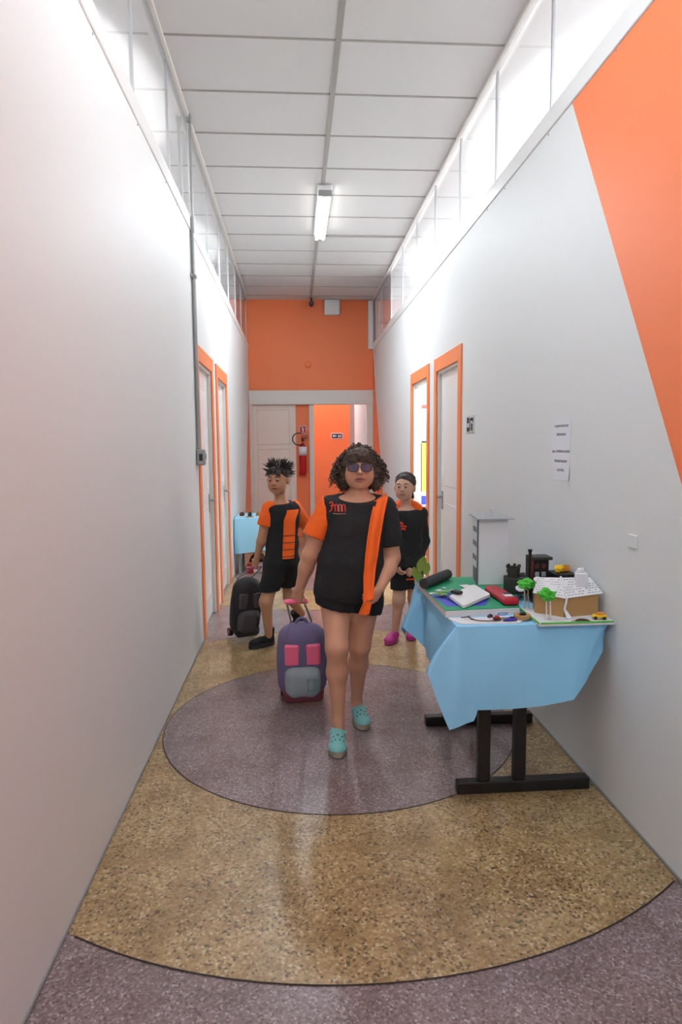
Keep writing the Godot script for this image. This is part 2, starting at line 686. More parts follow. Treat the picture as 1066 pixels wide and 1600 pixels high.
func end_portal():
	# the orange wall over the doorway at the end
	var st = mb()
	bc(st, Vector3(XL - 0.1, 2.336, ZE), Vector3(XR + 0.1, YC + 0.01, ZE - 0.14), 0.004)
	var w = struct("wall_end", done(st), M.orange_paint, "orange upper wall over the doorway at the corridor end", "wall")
	# small round cover painted over
	st = mb()
	lathe(st, [Vector2(0.05, 0), Vector2(0.05, 0.006), Vector2(0.035, 0.016), Vector2(0.0, 0.018)], 20, Transform3D(Basis(Vector3.RIGHT, PI / 2), Vector3(0.233, 2.735, ZE)))
	obj("round_cover", done(st), M.orange_paint, w)
	# white frame
	var p = base("door_5", "wide white framed doorway at the corridor end with one panelled leaf shut", "door")
	st = mb()
	bc(st, Vector3(XL, 2.116, ZE + 0.03), Vector3(XR, 2.336, ZE - 0.12), 0.004)
	obj("lintel", done(st), M.frame_white, p)
	for x in [[XL, XL + 0.055], [1.16, XR]]:
		st = mb()
		bc(st, Vector3(x[0], 0, ZE + 0.02), Vector3(x[1], 2.116, ZE - 0.12), 0.003)
		obj("frame_post", done(st), M.frame_white, p)
	st = mb()
	bc(st, Vector3(0.235, 0, ZE - 0.01), Vector3(0.305, 2.116, ZE - 0.09), 0.003)
	obj("frame_post", done(st), M.frame_white, p)
	st = mb()
	bc(st, Vector3(XL + 0.055, 0.005, ZE - 0.04), Vector3(0.02, 2.112, ZE - 0.08), 0.003)
	var leaf = obj("door_leaf", done(st), M.door_warm, p)
	for y in [[0.2, 0.95], [1.02, 1.42], [1.5, 2.04]]:
		st = mb()
		var a = Vector3(-0.58, y[0], ZE - 0.04)
		var b = Vector3(-0.08, y[1], ZE - 0.04)
		for e in [[a, Vector3(b.x, a.y, a.z)], [Vector3(b.x, a.y, a.z), b], [b, Vector3(a.x, b.y, a.z)], [Vector3(a.x, b.y, a.z), a]]:
			bx(st, (e[0] + e[1]) / 2, (e[1] - e[0]).abs() + Vector3(0.022, 0.022, 0.02), 0.005)
		obj("panel_moulding", done(st), M.door_warm, leaf)
	# the small lobby behind
	st = mb()
	bc(st, Vector3(XL - 0.2, -0.02, -12.2), Vector3(1.02, YC, -12.32), 0.0)
	struct("wall_lobby", done(st), M.orange_paint, "orange lobby wall seen through the doorway at the corridor end", "wall")
	st = mb()
	bc(st, Vector3(1.02, -0.02, -12.5), Vector3(2.2, YC, -12.6), 0.0)
	bc(st, Vector3(XR + 0.6, -0.02, ZE - 0.14), Vector3(XR + 0.72, YC, -12.6), 0.0)
	bc(st, Vector3(XL, -0.02, ZE - 0.1), Vector3(XL - 0.12, YC, -12.6), 0.0)
	struct("wall_lobby_side", done(st), M.wall_paint, "white side wall of the lobby beyond the end doorway", "wall")
	# slim bright white pillar beside the orange wall
	st = mb()
	tube(st, [Vector3(1.19, 0, -11.9), Vector3(1.19, 2.6, -11.9)], 0.11, 20)
	struct("trim_1", done(st), M.white_gloss, "round white pillar in the lobby right of the orange wall", "pillar")
	lamp_unit("ceiling_lamp", "lobby tube lamp hidden above the end doorway", -11.35, 0.5, 5.0)
	# vertical white post by the end of the right windows
	st = mb()
	bc(st, Vector3(1.182, 2.974, ZE + 0.001), Vector3(XR, YC - 0.02, ZE + 0.06), 0.003)
	struct("trim_2", done(st), M.white_gloss, "short white post in the top right corner of the end wall", "trim")
	# white junction box and little camera
	var t = thing("junction_box", "square white box high on the orange end wall", "box", Vector3(0.612, 3.49, ZE))
	obj("body", box(Vector3(0, 0.12, 0.035), Vector3(0.25, 0.235, 0.07), 0.01), M.frame_white, t)
	obj("lid", box(Vector3(0, 0.12, 0.073), Vector3(0.235, 0.22, 0.01), 0.004), M.white_gloss, t)
	t = thing("security_camera", "small dark camera hanging from the ceiling before the orange end wall", "camera", Vector3(0.29, 3.72, ZE + 0.15))
	obj("bracket", rod(Vector3(0, 0.005, 0), Vector3(0, -0.05, 0), 0.015), M.black_plastic, t)
	st = mb()
	tube(st, [Vector3(0, -0.08, -0.05), Vector3(0, -0.085, 0.08)], [0.035, 0.038], 14)
	obj("body", done(st), M.black_plastic, t)
	st = mb()
	tube(st, [Vector3(0, -0.085, 0.08), Vector3(0, -0.0855, 0.09)], 0.022, 12)
	obj("lens", done(st), M.dark_line, t)
	# orange strip of wall between the shut leaf and the post
	st = mb()
	bc(st, Vector3(0.02, -0.02, ZE - 0.06), Vector3(0.235, 2.116, ZE - 0.12), 0.0)
	struct("wall_strip", done(st), M.orange_paint, "narrow orange wall strip beside the shut leaf of the end doorway", "wall")
	# extinguisher
	var z = ZE - 0.06
	t = thing("fire_extinguisher", "red fire extinguisher with white label hung on the narrow orange strip", "fire extinguisher", Vector3(0.125, 1.0, z + 0.075))
	st = mb()
	lathe(st, [Vector2(0.0, 0), Vector2(0.055, 0.0), Vector2(0.062, 0.015), Vector2(0.062, 0.42), Vector2(0.062, 0.455), Vector2(0.022, 0.485), Vector2(0.022, 0.51), Vector2(0, 0.51)], 20)
	obj("cylinder", done(st), M.red_paint, t)
	st = mb()
	lathe(st, [Vector2(0.0630, 0.31), Vector2(0.0634, 0.31), Vector2(0.0634, 0.45), Vector2(0.0625, 0.45)], 20)
	obj("paper_band", done(st), M.paper, t)
	st = mb()
	bx(st, Vector3(0, 0.555, 0), Vector3(0.035, 0.05, 0.05), 0.005)
	bx(st, Vector3(0.03, 0.59, 0), Vector3(0.11, 0.012, 0.025), 0.003)
	bx(st, Vector3(0.03, 0.62, 0), Vector3(0.11, 0.01, 0.025), 0.003)
	obj("valve", done(st), M.black_plastic, t)
	st = mb()
	var pts = []
	for i in 17:
		var a = deg_to_rad(60) + deg_to_rad(255) * i / 16.0
		pts.append(Vector3(-0.06 + cos(a) * 0.10, 0.57 + sin(a) * 0.095, 0.05))
	tube(st, pts, 0.009, 8)
	obj("hose", done(st), M.black_plastic, t)
	# its sign and the exit arrow sign
	t = thing("extinguisher_sign", "small square red and white sign above the fire extinguisher", "sign", Vector3(0.13, 1.725, z))
	obj("plate", box(Vector3(0, 0, 0.003), Vector3(0.11, 0.115, 0.006), 0.001), M.paper, t)
	obj("red_field", box(Vector3(0, 0, 0.0065), Vector3(0.095, 0.1, 0.002), 0.0), M.red_paint, t)
	st = mb()
	bx(st, Vector3(0.005, -0.012, 0.008), Vector3(0.02, 0.05, 0.002), 0.0)
	bx(st, Vector3(-0.008, 0.025, 0.008), Vector3(0.036, 0.012, 0.002), 0.0)
	obj("symbol", done(st), M.paper, t)
	t = thing("direction_sign", "small black and white arrow sign on the orange lobby wall", "sign", Vector3(0.783, 1.642, -12.2))
	obj("plate", box(Vector3(0, 0, 0.003), Vector3(0.215, 0.105, 0.006), 0.001), M.paper, t)
	obj("dark_field", box(Vector3(0, 0, 0.0065), Vector3(0.195, 0.082, 0.002), 0.0), M.black_ink, t)
	st = mb()
	prism(st, poly([[-0.085, 0], [-0.055, 0.028], [-0.055, 0.01], [-0.01, 0.01], [-0.01, -0.01], [-0.055, -0.01], [-0.055, -0.028]]), 0.002, Transform3D(Basis.IDENTITY, Vector3(0, 0, 0.0075)))
	bx(st, Vector3(0.03, -0.006, 0.0085), Vector3(0.02, 0.04, 0.002), 0.0)
	bx(st, Vector3(0.065, 0.012, 0.0085), Vector3(0.03, 0.014, 0.002), 0.0)
	bx(st, Vector3(0.065, -0.014, 0.0085), Vector3(0.03, 0.014, 0.002), 0.0)
	obj("symbol", done(st), M.paper, t)


func classrooms():
	for side in [-1, 1]:
		var xa: float = (XL if side < 0 else XR) + side * WT
		var xb: float = xa + side * 3.2
		var who = "left" if side < 0 else "right"
		var st = mb()
		bc(st, Vector3(xb, -0.02, ZB), Vector3(xb + side * 0.1, YC + 0.1, -12.7), 0.0)
		bc(st, Vector3(xa, -0.02, -8.9), Vector3(xb, YC + 0.1, -9.0), 0.0)
		struct("wall_classroom" if side < 0 else "wall_classroom_far", done(st), M.wall_paint, "white classroom wall behind the %s corridor wall" % who, "wall")
		for z in ([-1.7, -4.9, -8.1] if side > 0 else [-1.5, -4.6, -7.7]):
			uplight(side, Vector3(xa + side * (2.57 if side > 0 else 1.70), 2.4, z), 63.5 if side > 0 else 53.0, "the %s classroom" % who)


# a bowl lamp that throws its light at the classroom ceiling
func uplight(_side: int, p: Vector3, cone: float, where: String):
	var order = "nearest" if p.z > -3.0 else ("middle" if p.z > -6.0 else "farthest")
	var t = thing("bowl_lamp", "%s of the hanging bowl lamps in %s" % [order, where], "hanging lamp", p)
	var st = mb()
	lathe(st, [Vector2(0.0, -0.14), Vector2(0.12, -0.12), Vector2(0.2, -0.03), Vector2(0.22, 0.0), Vector2(0.21, 0.0), Vector2(0.19, -0.03), Vector2(0.11, -0.11), Vector2(0.0, -0.125)], 20)
	obj("bowl", done(st), M.white_gloss, t)
	st = mb()
	for a in 3:
		var d = Vector3(cos(TAU * a / 3), 0, sin(TAU * a / 3))
		tube(st, [d * 0.213, Vector3(0, YC - p.y + 0.012, 0)], 0.003, 6)
	obj("cord", done(st), M.grey_metal, t)
	st = mb()
	lathe(st, [Vector2(0.0, -0.05), Vector2(0.04, -0.04), Vector2(0.05, 0.0), Vector2(0.03, 0.03), Vector2(0, 0.04)], 12)
	obj("bulb", done(st), M.lamp_glow, t)
	var l = SpotLight3D.new()
	l.name = "bowl_light"
	l.spot_angle = cone
	l.spot_angle_attenuation = 0.04
	l.spot_range = 20.0
	l.light_energy = 42.0 if _side > 0 else 16.0
	l.light_size = 0.05
	l.shadow_enabled = true
	l.rotation.x = PI / 2
	l.position.y = 0.045
	t.add_child(l)




# ---------------------------------------------------------------- things on the walls

func wall_things():
	# conduit down the left wall with its clip and socket box
	var t = thing("electrical_conduit", "grey metal conduit running down the left wall to a socket box", "conduit", Vector3(XL + 0.016, 1.33, -4.83))
	var st = mb()
	tube(st, [Vector3(0, 0.1, 0), Vector3(0, 2.36, 0)], 0.0145, 10)
	obj("pipe", done(st), M.grey_metal, t)
	obj("top_fitting", box(Vector3(0, 2.375, 0), Vector3(0.032, 0.06, 0.05), 0.004), M.grey_metal, t)
	st = mb()
	tube(st, [Vector3(0, 1.62, 0), Vector3(0, 1.72, 0)], 0.019, 10)
	obj("coupling", done(st), M.grey_metal, t)
	st = mb()
	bx(st, Vector3(0.004, 1.32, 0), Vector3(0.036, 0.02, 0.045), 0.003)
	bx(st, Vector3(-0.01, 1.32, 0.035), Vector3(0.01, 0.02, 0.05), 0.003)
	obj("pipe_clip", done(st), M.grey_metal, t)
	obj("socket_box", box(Vector3(0.014, 0.05, 0), Vector3(0.06, 0.115, 0.075), 0.008), M.grey_metal, t)
	st = mb()
	bx(st, Vector3(0.045, 0.05, 0), Vector3(0.006, 0.09, 0.055), 0.002)
	obj("socket_plate", done(st), M.aluminium, t)
	obj("switch_rocker", box(Vector3(0.049, 0.055, 0), Vector3(0.004, 0.04, 0.024), 0.002), M.black_plastic, t)
	obj("side_plate", box(Vector3(0.018, 0.05, 0.039), Vector3(0.024, 0.05, 0.004), 0.002), M.black_plastic, t)
	# small switch far on the left wall
	t = thing("light_switch", "small white light switch beyond the left doorways", "switch", Vector3(XL, 1.33, -7.75))
	obj("plate", box(Vector3(0.004, 0, 0), Vector3(0.008, 0.11, 0.07), 0.003), M.white_gloss, t)
	obj("rocker", box(Vector3(0.009, 0, 0), Vector3(0.008, 0.04, 0.025), 0.002), M.paper, t)
	# door number sign by the right door
	t = thing("door_sign", "small black and grey sign beside the right door frame", "sign", Vector3(XR, 1.598, -4.65))
	obj("plate", box(Vector3(-0.002, 0, 0), Vector3(0.004, 0.125, 0.21), 0.001), M.aluminium, t)
	var face = Transform3D(Basis(Vector3(0, 0, 1), Vector3.UP, Vector3(-1, 0, 0)), Vector3(-0.004, 0, 0))
	st = mb()
	for b in [[-0.06, 0.03, 0.05, 0.04], [0.035, 0.035, 0.045, 0.02], [-0.055, -0.035, 0.06, 0.03], [0.045, -0.02, 0.035, 0.05], [-0.005, 0.0, 0.018, 0.09], [0.07, 0.03, 0.018, 0.03]]:
		bx(st, Vector3(b[0], b[1], 0.0005), Vector3(b[2], b[3], 0.001), 0.0, face)
	obj("symbol", done(st), M.black_ink, t)
	# printed notice
	t = thing("paper_notice", "white printed paper notice taped to the right wall", "notice", Vector3(XR, 1.43, -3.035))
	var g = []
	for i in 5:
		var row = []
		for j in 4:
			row.append(Vector3(-0.001 - (0.006 if (i == 4 and j == 3) else 0.0), 0.148 - 0.296 * i / 4.0, -0.105 + 0.21 * j / 3.0))
		g.append(row)
	st = mb()
	sheet(st, g, 0.0006)
	obj("sheet", done(st), M.paper, t)
	var y = [0.108, 0.068, -0.012, -0.058, -0.1]
	var words = ["A quem interessar", "informamos", "que a biblioteca estará", "fechada durante", "o período"]
	for i in 5:
		var tm = text(words[i], 0.0185, 0.0004, true)
		var o = obj("printed_line", tm, M.ink, t)
		o.transform = Transform3D(Basis(Vector3(0, 0, 1), Vector3.UP, Vector3(-1, 0, 0)), Vector3(-0.0018, y[i], 0.0))
	# blank plate painted over
	t = thing("blank_plate", "square blank cover plate painted white low on the right wall", "cover plate", Vector3(XR, 1.087, -2.345))
	obj("plate", box(Vector3(-0.003, 0, 0), Vector3(0.006, 0.05, 0.06), 0.002), M.wall_paint, t)
	# what shows through the open classroom door: a bright display board
	t = thing("display_board", "white display board seen through the open right doorway", "board", Vector3(2.0, 0.0, -8.88))
	obj("board", box(Vector3(0, 1.3, 0), Vector3(0.66, 2.3, 0.02), 0.004), M.white_gloss, t)
	obj("wooden_edge", box(Vector3(-0.32, 1.3, 0.003), Vector3(0.02, 2.3, 0.024), 0.004), M.aluminium, t)
	var items = [["yellow_poster", "tall yellow poster on the display board through the doorway", "eec750", 1.155, 0.66], ["blue_poster", "small blue picture under the yellow poster", "2c3fb8", 0.705, 0.12],
		["red_poster", "red strip at the foot of the display board", "d23a2c", 0.575, 0.09], ["red_banner", "thin red banner near the top of the display board", "d8574a", 1.975, 0.05]]
	for it in items:
		var m = hexmat(it[0], it[2], 0.7)
		var o = thing(it[0], it[1], "poster", Vector3(1.97, it[3], -8.868))
		obj("sheet", box(Vector3(0, 0, 0.001), Vector3(0.5, it[4], 0.002), 0.0), m, o)
		if it[0] == "yellow_poster":
			obj("black_border", box(Vector3(0, 0.345, 0.001), Vector3(0.5, 0.025, 0.004), 0.0), M.black_ink, o)
			obj("black_edge", box(Vector3(-0.252, 0, 0.001), Vector3(0.012, 0.66, 0.004), 0.0), M.black_ink, o)
		else:
			obj("white_border", box(Vector3(0, it[4] / 2 + 0.006, 0.001), Vector3(0.5, 0.012, 0.003), 0.0), M.paper, o)
	var k = 0
	for yy in [2.26, 2.1, 1.875, 1.745, 1.615]:
		var o = thing("paper_sheet", ["topmost white paper on the display board", "white paper just above the thin red banner", "white paper just below the thin red banner", "second white paper below the thin red banner", "lowest white paper, just above the yellow poster"][k], "paper", Vector3(1.97, yy, -8.868), 0.0, "papers on the display board")
		obj("sheet", box(Vector3(0, 0, 0.001), Vector3(0.5, 0.115, 0.002), 0.0), M.paper, o)
		obj("lower_edge", box(Vector3(0, -0.061, 0.0005), Vector3(0.5, 0.008, 0.001), 0.0), M.grey_metal, o)
		k += 1


# ---------------------------------------------------------------- the near table

const TX0 := 0.632
const TX1 := 1.236
const TZ0 := -3.36
const TZ1 := -2.49
const TY := 0.735


func lerp_path(p: Array, n: int) -> Array:
	# points evenly by length along a polyline
	var len = [0.0]
	for i in range(1, p.size()):
		len.append(len[i - 1] + p[i].distance_to(p[i - 1]))
	var out = []
	for k in n:
		var s = len[-1] * k / (n - 1.0)
		var i = 1
		while i < p.size() - 1 and len[i] < s:
			i += 1
		out.append(p[i - 1].lerp(p[i], clampf((s - len[i - 1]) / maxf(len[i] - len[i - 1], 1e-6), 0.0, 1.0)))
	return out


# rim and hem as lists of matching stations [rim, hem, steps to the next]
func drape(stations: Array, rows: int, fold: float) -> Array:
	var g = []
	for r in rows + 1:
		g.append([])
	for i in stations.size() - 1:
		var a = stations[i]
		var b = stations[i + 1]
		var n: int = a[2]
		for k in (n if i < stations.size() - 2 else n + 1):
			var s = k / float(n)
			var rim: Vector3 = a[0].lerp(b[0], s)
			var hem: Vector3 = a[1].lerp(b[1], s)
			var out = (hem - rim)
			out.y = 0
			var nn = Vector3(-0.5, 0, 0.8) if out.length() < 0.005 else out.normalized()
			for r in rows + 1:
				var q = r / float(rows)
				var p = rim.lerp(hem, q)
				p += nn * (sin(q * PI) * 0.012 + sin(q * 2.2 + (i + s) * 3.1) * fold * q)
				g[r].append(p)
	return g


func near_table():
	var t = thing("school_table", "black metal legged table against the right wall under blue cloth", "table")
	obj("tabletop", box(Vector3((TX0 + TX1) / 2, TY - 0.012, (TZ0 + TZ1) / 2), Vector3(TX1 - TX0, 0.022, TZ1 - TZ0), 0.004), M.frame_white, t)
	for z in [-2.585, -3.255]:
		var st = mb()
		bx(st, Vector3(0.938, 0.025, z), Vector3(0.566, 0.05, 0.05), 0.004)
		obj("foot_bar", done(st), M.black_metal, t)
		for x in [0.768, 0.92]:
			st = mb()
			bx(st, Vector3(x, 0.375, z), Vector3(0.05, 0.65, 0.04), 0.004)
			obj("leg", done(st), M.black_metal, t)
		st = mb()
		bx(st, Vector3(0.9, 0.705, z), Vector3(0.5, 0.03, 0.04), 0.004)
		obj("top_bar", done(st), M.black_metal, t)
		for x in [0.768, 0.92]:
			obj("bolt", rod(Vector3(x, 0.385, z + 0.019), Vector3(x, 0.385, z + 0.024), 0.008, 8), M.grey_metal, t)
	var s2 = mb()
	bx(s2, Vector3(0.9, 0.66, -2.92), Vector3(0.03, 0.06, 0.63), 0.004)
	obj("cross_bar", done(s2), M.black_metal, t)
	# cloth
	var cl = hexmat("blue_cloth", "94d3f9", 0.85)
	cl.backlight_enabled = true
	cl.backlight = Color(0.1, 0.1, 0.1)
	cl.normal_enabled = true
	cl.normal_texture = noise_tex(FastNoiseLite.TYPE_SIMPLEX, 0.012, 256, null, true, 8)
	cl.normal_scale = 0.25
	tri_map(cl, 3.0)
	var y = TY + 0.003
	var nl = Vector3(TX0 - 0.006, y, TZ1 + 0.006)
	var nr = Vector3(TX1 + 0.008, y, TZ1 + 0.006)
	var fl = Vector3(TX0 - 0.006, y, TZ0 - 0.006)
	var stn = [
		[fl, Vector3(0.60, 0.50, -3.40), 3],
		[fl + Vector3(0, 0, 0.10), Vector3(0.55, 0.47, -3.30), 4],
		[fl + Vector3(0, 0, 0.18), Vector3(0.522, 0.553, -3.17), 5],
		[fl + Vector3(0, 0, 0.26), Vector3(0.642, 0.438, -3.14), 5],
		[fl + Vector3(0, 0, 0.40), Vector3(0.603, 0.47, -2.95), 5],
		[nl - Vector3(0, 0, 0.20), Vector3(0.615, 0.45, -2.72), 5],
		[nl - Vector3(0, 0, 0.015), Vector3(0.60, 0.47, -2.53), 4],
		[nl - Vector3(0, 0, 0.008), Vector3(0.492, 0.575, -2.455), 8],
		[nl, Vector3(0.592, 0.338, -2.445), 6],
		[nl + Vector3(0.006, 0, 0), Vector3(0.692, 0.368, -2.445), 2],
		[nl + Vector3(0.02, 0, 0), Vector3(0.70, 0.407, -2.462), 8],
		[nl + Vector3(0.22, 0, 0), Vector3(0.83, 0.408, -2.45), 8],
		[nl + Vector3(0.42, 0, 0), Vector3(0.98, 0.415, -2.462), 6],
		[nl + Vector3(0.52, 0, 0), Vector3(1.085, 0.437, -2.45), 5],
		[nr - Vector3(0.03, 0, 0), Vector3(1.15, 0.498, -2.47), 4],
		[nr, Vector3(1.222, 0.62, -2.50), 3],
		[nr - Vector3(0, 0, 0.02), Vector3(1.25, 0.68, -2.53), 1],
	]
	var c = thing("tablecloth", "light blue cloth draped over the near table by the right wall", "tablecloth")
	var g = drape(stn, 10, 0.006)
	var top = []
	var rim = g[0]
	# the top: from the rim inwards to a line near the wall, kept flat
	for r in 2:
		var row = []
		for p in rim:
			row.append(p if r == 1 else Vector3(clampf(p.x + 0.3, TX0 + 0.25, TX1 - 0.15), y, clampf(p.z - 0.3 if p.z > -2.6 else p.z, TZ0 + 0.1, TZ1 - 0.2)))
		top.append(row)
	var st3 = mb()
	sheet(st3, g, 0.0016)
	obj("hanging_side", done(st3), cl, c)
	obj("top_cloth", box(Vector3((TX0 + TX1) / 2, y - 0.0005, (TZ0 + TZ1) / 2), Vector3(TX1 - TX0 + 0.014, 0.0045, TZ1 - TZ0 + 0.014), 0.0015), cl, c)
	table_things()


func flat_board(called: String, label: String, category: String, outline: Array, y0: float, y1: float, m: Material) -> Node3D:
	var t = thing(called, label, category)
	obj("sheet", slab(poly(outline), y0, y1), m, t)
	return t


func turned(yaw: float, at: Vector3) -> Transform3D:
	return Transform3D(Basis(Vector3.UP, yaw), at)


func table_things():
	var y = TY + 0.005
	hexmat("board_green", "1f9a6c", 0.6)
	hexmat("board_blue", "4a55cc", 0.6)
	hexmat("foam_white", "dcd9d6", 0.8)
	hexmat("card_white", "e4e4e8", 0.7)
	hexmat("card_grey", "a5a6a9", 0.7)
	hexmat("window_dark", "6b6d72", 0.6)
	hexmat("leaf_green", "8fa84a", 0.5)
	hexmat("dark_foam", "3d3d40", 0.9)
	hexmat("case_red", "b3152f", 0.45)
	hexmat("cardboard", "b98f5c", 0.85)
	hexmat("crepe_green", "4fc23c", 0.7)
	hexmat("stick", "c9a877", 0.8)
	hexmat("brown_red", "5d2a22", 0.6)
	hexmat("dark_olive", "2d2f28", 0.6)
	hexmat("toy_yellow", "f2c21a", 0.4)
	hexmat("toy_orange", "e08a2a", 0.4)
	hexmat("chip_blue", "3a33a8", 0.4)
	# green foam board with painted edge, blue painted pool
	var t = thing("green_board", "green topped white foam board, base of the tall paper tower", "model base")
	var ol = [[0.612, -2.625], [0.935, -2.65], [0.97, -2.82], [1.07, -3.0], [1.07, -3.30], [0.606, -3.30]]
	obj("foam_core", slab(poly(ol), y, y + 0.027), M.foam_white, t)
	obj("green_top", slab(poly(ol), y + 0.027, y + 0.03), M.board_green, t)
	obj("blue_patch", slab(poly([[0.612, -2.93], [0.632, -2.69], [0.80, -2.69], [0.86, -2.83], [0.80, -2.93]]), y + 0.03, y + 0.0308), M.board_blue, t)
	var yt = y + 0.031
	# tall paper tower
	t = thing("paper_tower", "tall white paper tower model with grey overhanging roof", "model building", Vector3(0, yt, 0))
	var h = 0.325
	var b = Vector3(0.878, 0, -3.10)
	var st = mb()
	prism(st, poly([[0.897, 3.27], [0.878, 3.10], [1.028, 3.10], [1.04, 3.27]]), h, Transform3D(Basis(Vector3.RIGHT, Vector3(0, 0, -1), Vector3.UP), Vector3.ZERO))
	obj("body", done(st), M.card_white, t)
	st = mb()
	bx(st, Vector3(0.879, h / 2, -3.099), Vector3(0.008, h, 0.008), 0.002)
	obj("corner_strip", done(st), M.window_dark, t)
	for r in 3:
		for k in 2:
			st = mb()
			var q = Vector3(0.878, 0, -3.10).lerp(Vector3(0.897, 0, -3.27), 0.28 + 0.34 * k)
			bx(st, Vector3.ZERO, Vector3(0.003, 0.026, 0.03), 0.001, Transform3D(Basis(Vector3.UP, atan2(-0.019, 0.17)), q + Vector3(-0.001, 0.125 + 0.07 * r, 0)))
			obj("window", done(st), M.window_dark, t)
	st = mb()
	bx(st, Vector3.ZERO, Vector3(0.004, 0.07, 0.09), 0.001, Transform3D(Basis(Vector3.UP, atan2(-0.019, 0.17)), Vector3(0.8845, 0.042, -3.165)))
	obj("door", done(st), M.window_dark, t)
	st = mb()
	prism(st, poly([[0.893, 3.31], [0.868, 3.06], [1.05, 3.07], [1.062, 3.32]]), 0.006, Transform3D(Basis(Vector3(1, -0.01, 0), Vector3(0, 0, -1), Vector3.UP), Vector3(0, h + 0.006, 0)))
	obj("roof", done(st), M.card_grey, t)
	st = mb()
	var pts = []
	for i in 13:
		var a = PI * i / 12.0
		pts.append(Vector3(0.955 + cos(a) * 0.016, h + 0.002 + sin(a) * 0.036, -3.18))
	tube(st, pts, 0.0022, 6)
	obj("wire_hoop", done(st), M.aluminium, t)
	# dark foam cylinder
	t = thing("dark_cylinder", "dark grey foam cylinder lying at the far left of the green board", "cylinder", Vector3(0.685, yt + 0.026, -3.14), 0.0)
	st = mb()
	tube(st, [Vector3(-0.083, 0, 0.11), Vector3(0.083, 0, -0.11)], 0.025, 18)
	obj("roll", done(st), M.dark_foam, t)
	# leafy sprig at the far left corner
	t = thing("leafy_sprig", "fresh green leafy sprig standing at the board corner", "plant", Vector3(0.618, yt, -3.22))
	plant(t, [[-0.028, 0.0, 0.058, 0.042, -0.3], [0.006, 0.0, 0.098, 0.05, 0.15], [0.036, 0.01, 0.078, 0.042, 0.4], [0.02, -0.01, 0.108, 0.046, 0.2], [-0.008, 0.012, 0.035, 0.034, -0.7]])
	t = thing("leaf_bits", "loose green leaves lying beside the white tablet", "leaves", Vector3(0.675, yt, -2.88))
	for l in [[-0.045, 0.02, 0.3], [-0.01, 0.05, 1.2], [0.0, -0.01, 2.2], [0.01, -0.06, 0.8], [-0.02, 0.0, 2.9], [-0.03, -0.05, 0.4]]:
		st = mb()
		leaf(st, Vector3(l[0], 0.004, l[1]), Vector3(cos(l[2]), 0.35, sin(l[2])), 0.05, 0.028)
		obj("leaf", done(st), M.leaf_green, t)
	for k in 5:
		t = thing("paper_scrap", ["torn white scrap nearest the board's left edge", "torn white scrap behind the loose leaves", "torn white scrap between the leaves and the tower", "white card square in front of the tower", "tiny white scrap beside the dark cylinder"][k], "paper scrap", [Vector3(0.625, yt, -2.93), Vector3(0.665, yt, -2.99), Vector3(0.73, yt, -2.98), Vector3(0.815, yt, -3.06), Vector3(0.70, yt, -3.04)][k], k * 0.6)
		var w = [0.035, 0.03, 0.03, 0.065, 0.02][k]
		obj("sheet", box(Vector3(0, 0.002, 0), Vector3(w, 0.003, w * 0.7), 0.001), M.card_white, t)
	# white tablet with a small dark emblem, a dark adapter on it
	t = thing("white_tablet", "white rounded tablet shell lying on the blue patch", "tablet", Vector3(0.757, yt + 0.0145, -2.80), 0.0)
	st = mb()
	var o2 = [[-0.088, 0.012], [-0.083, 0.002], [0.052, -0.155], [0.07, -0.158], [0.096, -0.008], [0.092, 0.006], [-0.054, 0.15], [-0.068, 0.152]]
	var o3 = []
	for p in o2:
		o3.append([p[0], -p[1]])
	prism(st, poly(o3), 0.012, Transform3D(Basis(Vector3.RIGHT, Vector3(0, 0.06, -1), Vector3.UP), Vector3(0, -0.004, 0)))
	obj("shell", done(st), M.white_gloss, t)
	st = mb()
	lathe(st, [Vector2(0, 0), Vector2(0.008, 0), Vector2(0.008, 0.001), Vector2(0, 0.001)], 14, Transform3D(Basis.IDENTITY, Vector3(0.036, 0.011, -0.09)))
	obj("emblem", done(st), M.window_dark, t)
	t = thing("black_adapter", "small black adapter block on the left of the white tablet", "adapter", Vector3(0.706, yt + 0.0235, -2.815), 0.5)
	obj("body", box(Vector3(0, 0.008, 0), Vector3(0.034, 0.014, 0.05), 0.004), M.black_plastic, t)
	obj("metal_plug", box(Vector3(0, 0.008, -0.032), Vector3(0.016, 0.007, 0.016), 0.001), M.aluminium, t)
	# red case
	t = thing("red_case", "red rounded case with a cut out near its end", "case", Vector3(0.903, yt, -2.80), 0.0)
	st = mb()
	bx(st, Vector3(0, 0.0165, 0), Vector3(0.068, 0.032, 0.27), 0.011, Transform3D(Basis(Vector3.UP, 0.03), Vector3.ZERO))
	obj("shell", done(st), M.case_red, t)
	obj("cut_out", box(Vector3(0.006, 0.033, 0.07), Vector3(0.036, 0.003, 0.05), 0.001), M.card_white, t)
	obj("dark_slot", box(Vector3(0.008, 0.0345, 0.052), Vector3(0.034, 0.004, 0.02), 0.001), M.black_plastic, t)
	# white sheet with the wires and parts
	t = thing("white_card", "white card sheet at the front left of the table under small electronics", "card", Vector3.ZERO)
	obj("sheet", slab(poly([[0.617, -2.605], [0.624, -2.568], [0.65, -2.512], [0.885, -2.502], [0.955, -2.602]]), y, y + 0.004), M.card_white, t)
	var ye = y + 0.005
	t = thing("red_wire", "thin dark red wire curling across the white card", "wire", Vector3(0, ye, 0))
	st = mb()
	tube(st, [Vector3(0.686, 0.003, -2.59), Vector3(0.70, 0.012, -2.575), Vector3(0.70, 0.004, -2.56), Vector3(0.725, 0.003, -2.535), Vector3(0.765, 0.003, -2.525), Vector3(0.805, 0.004, -2.53)], 0.0022, 6)
	obj("cable", done(st), M.brown_red, t)
	st = mb()
	tube(st, [Vector3(0.668, 0.004, -2.585), Vector3(0.69, 0.01, -2.57), Vector3(0.712, 0.004, -2.55)], 0.0022, 6)
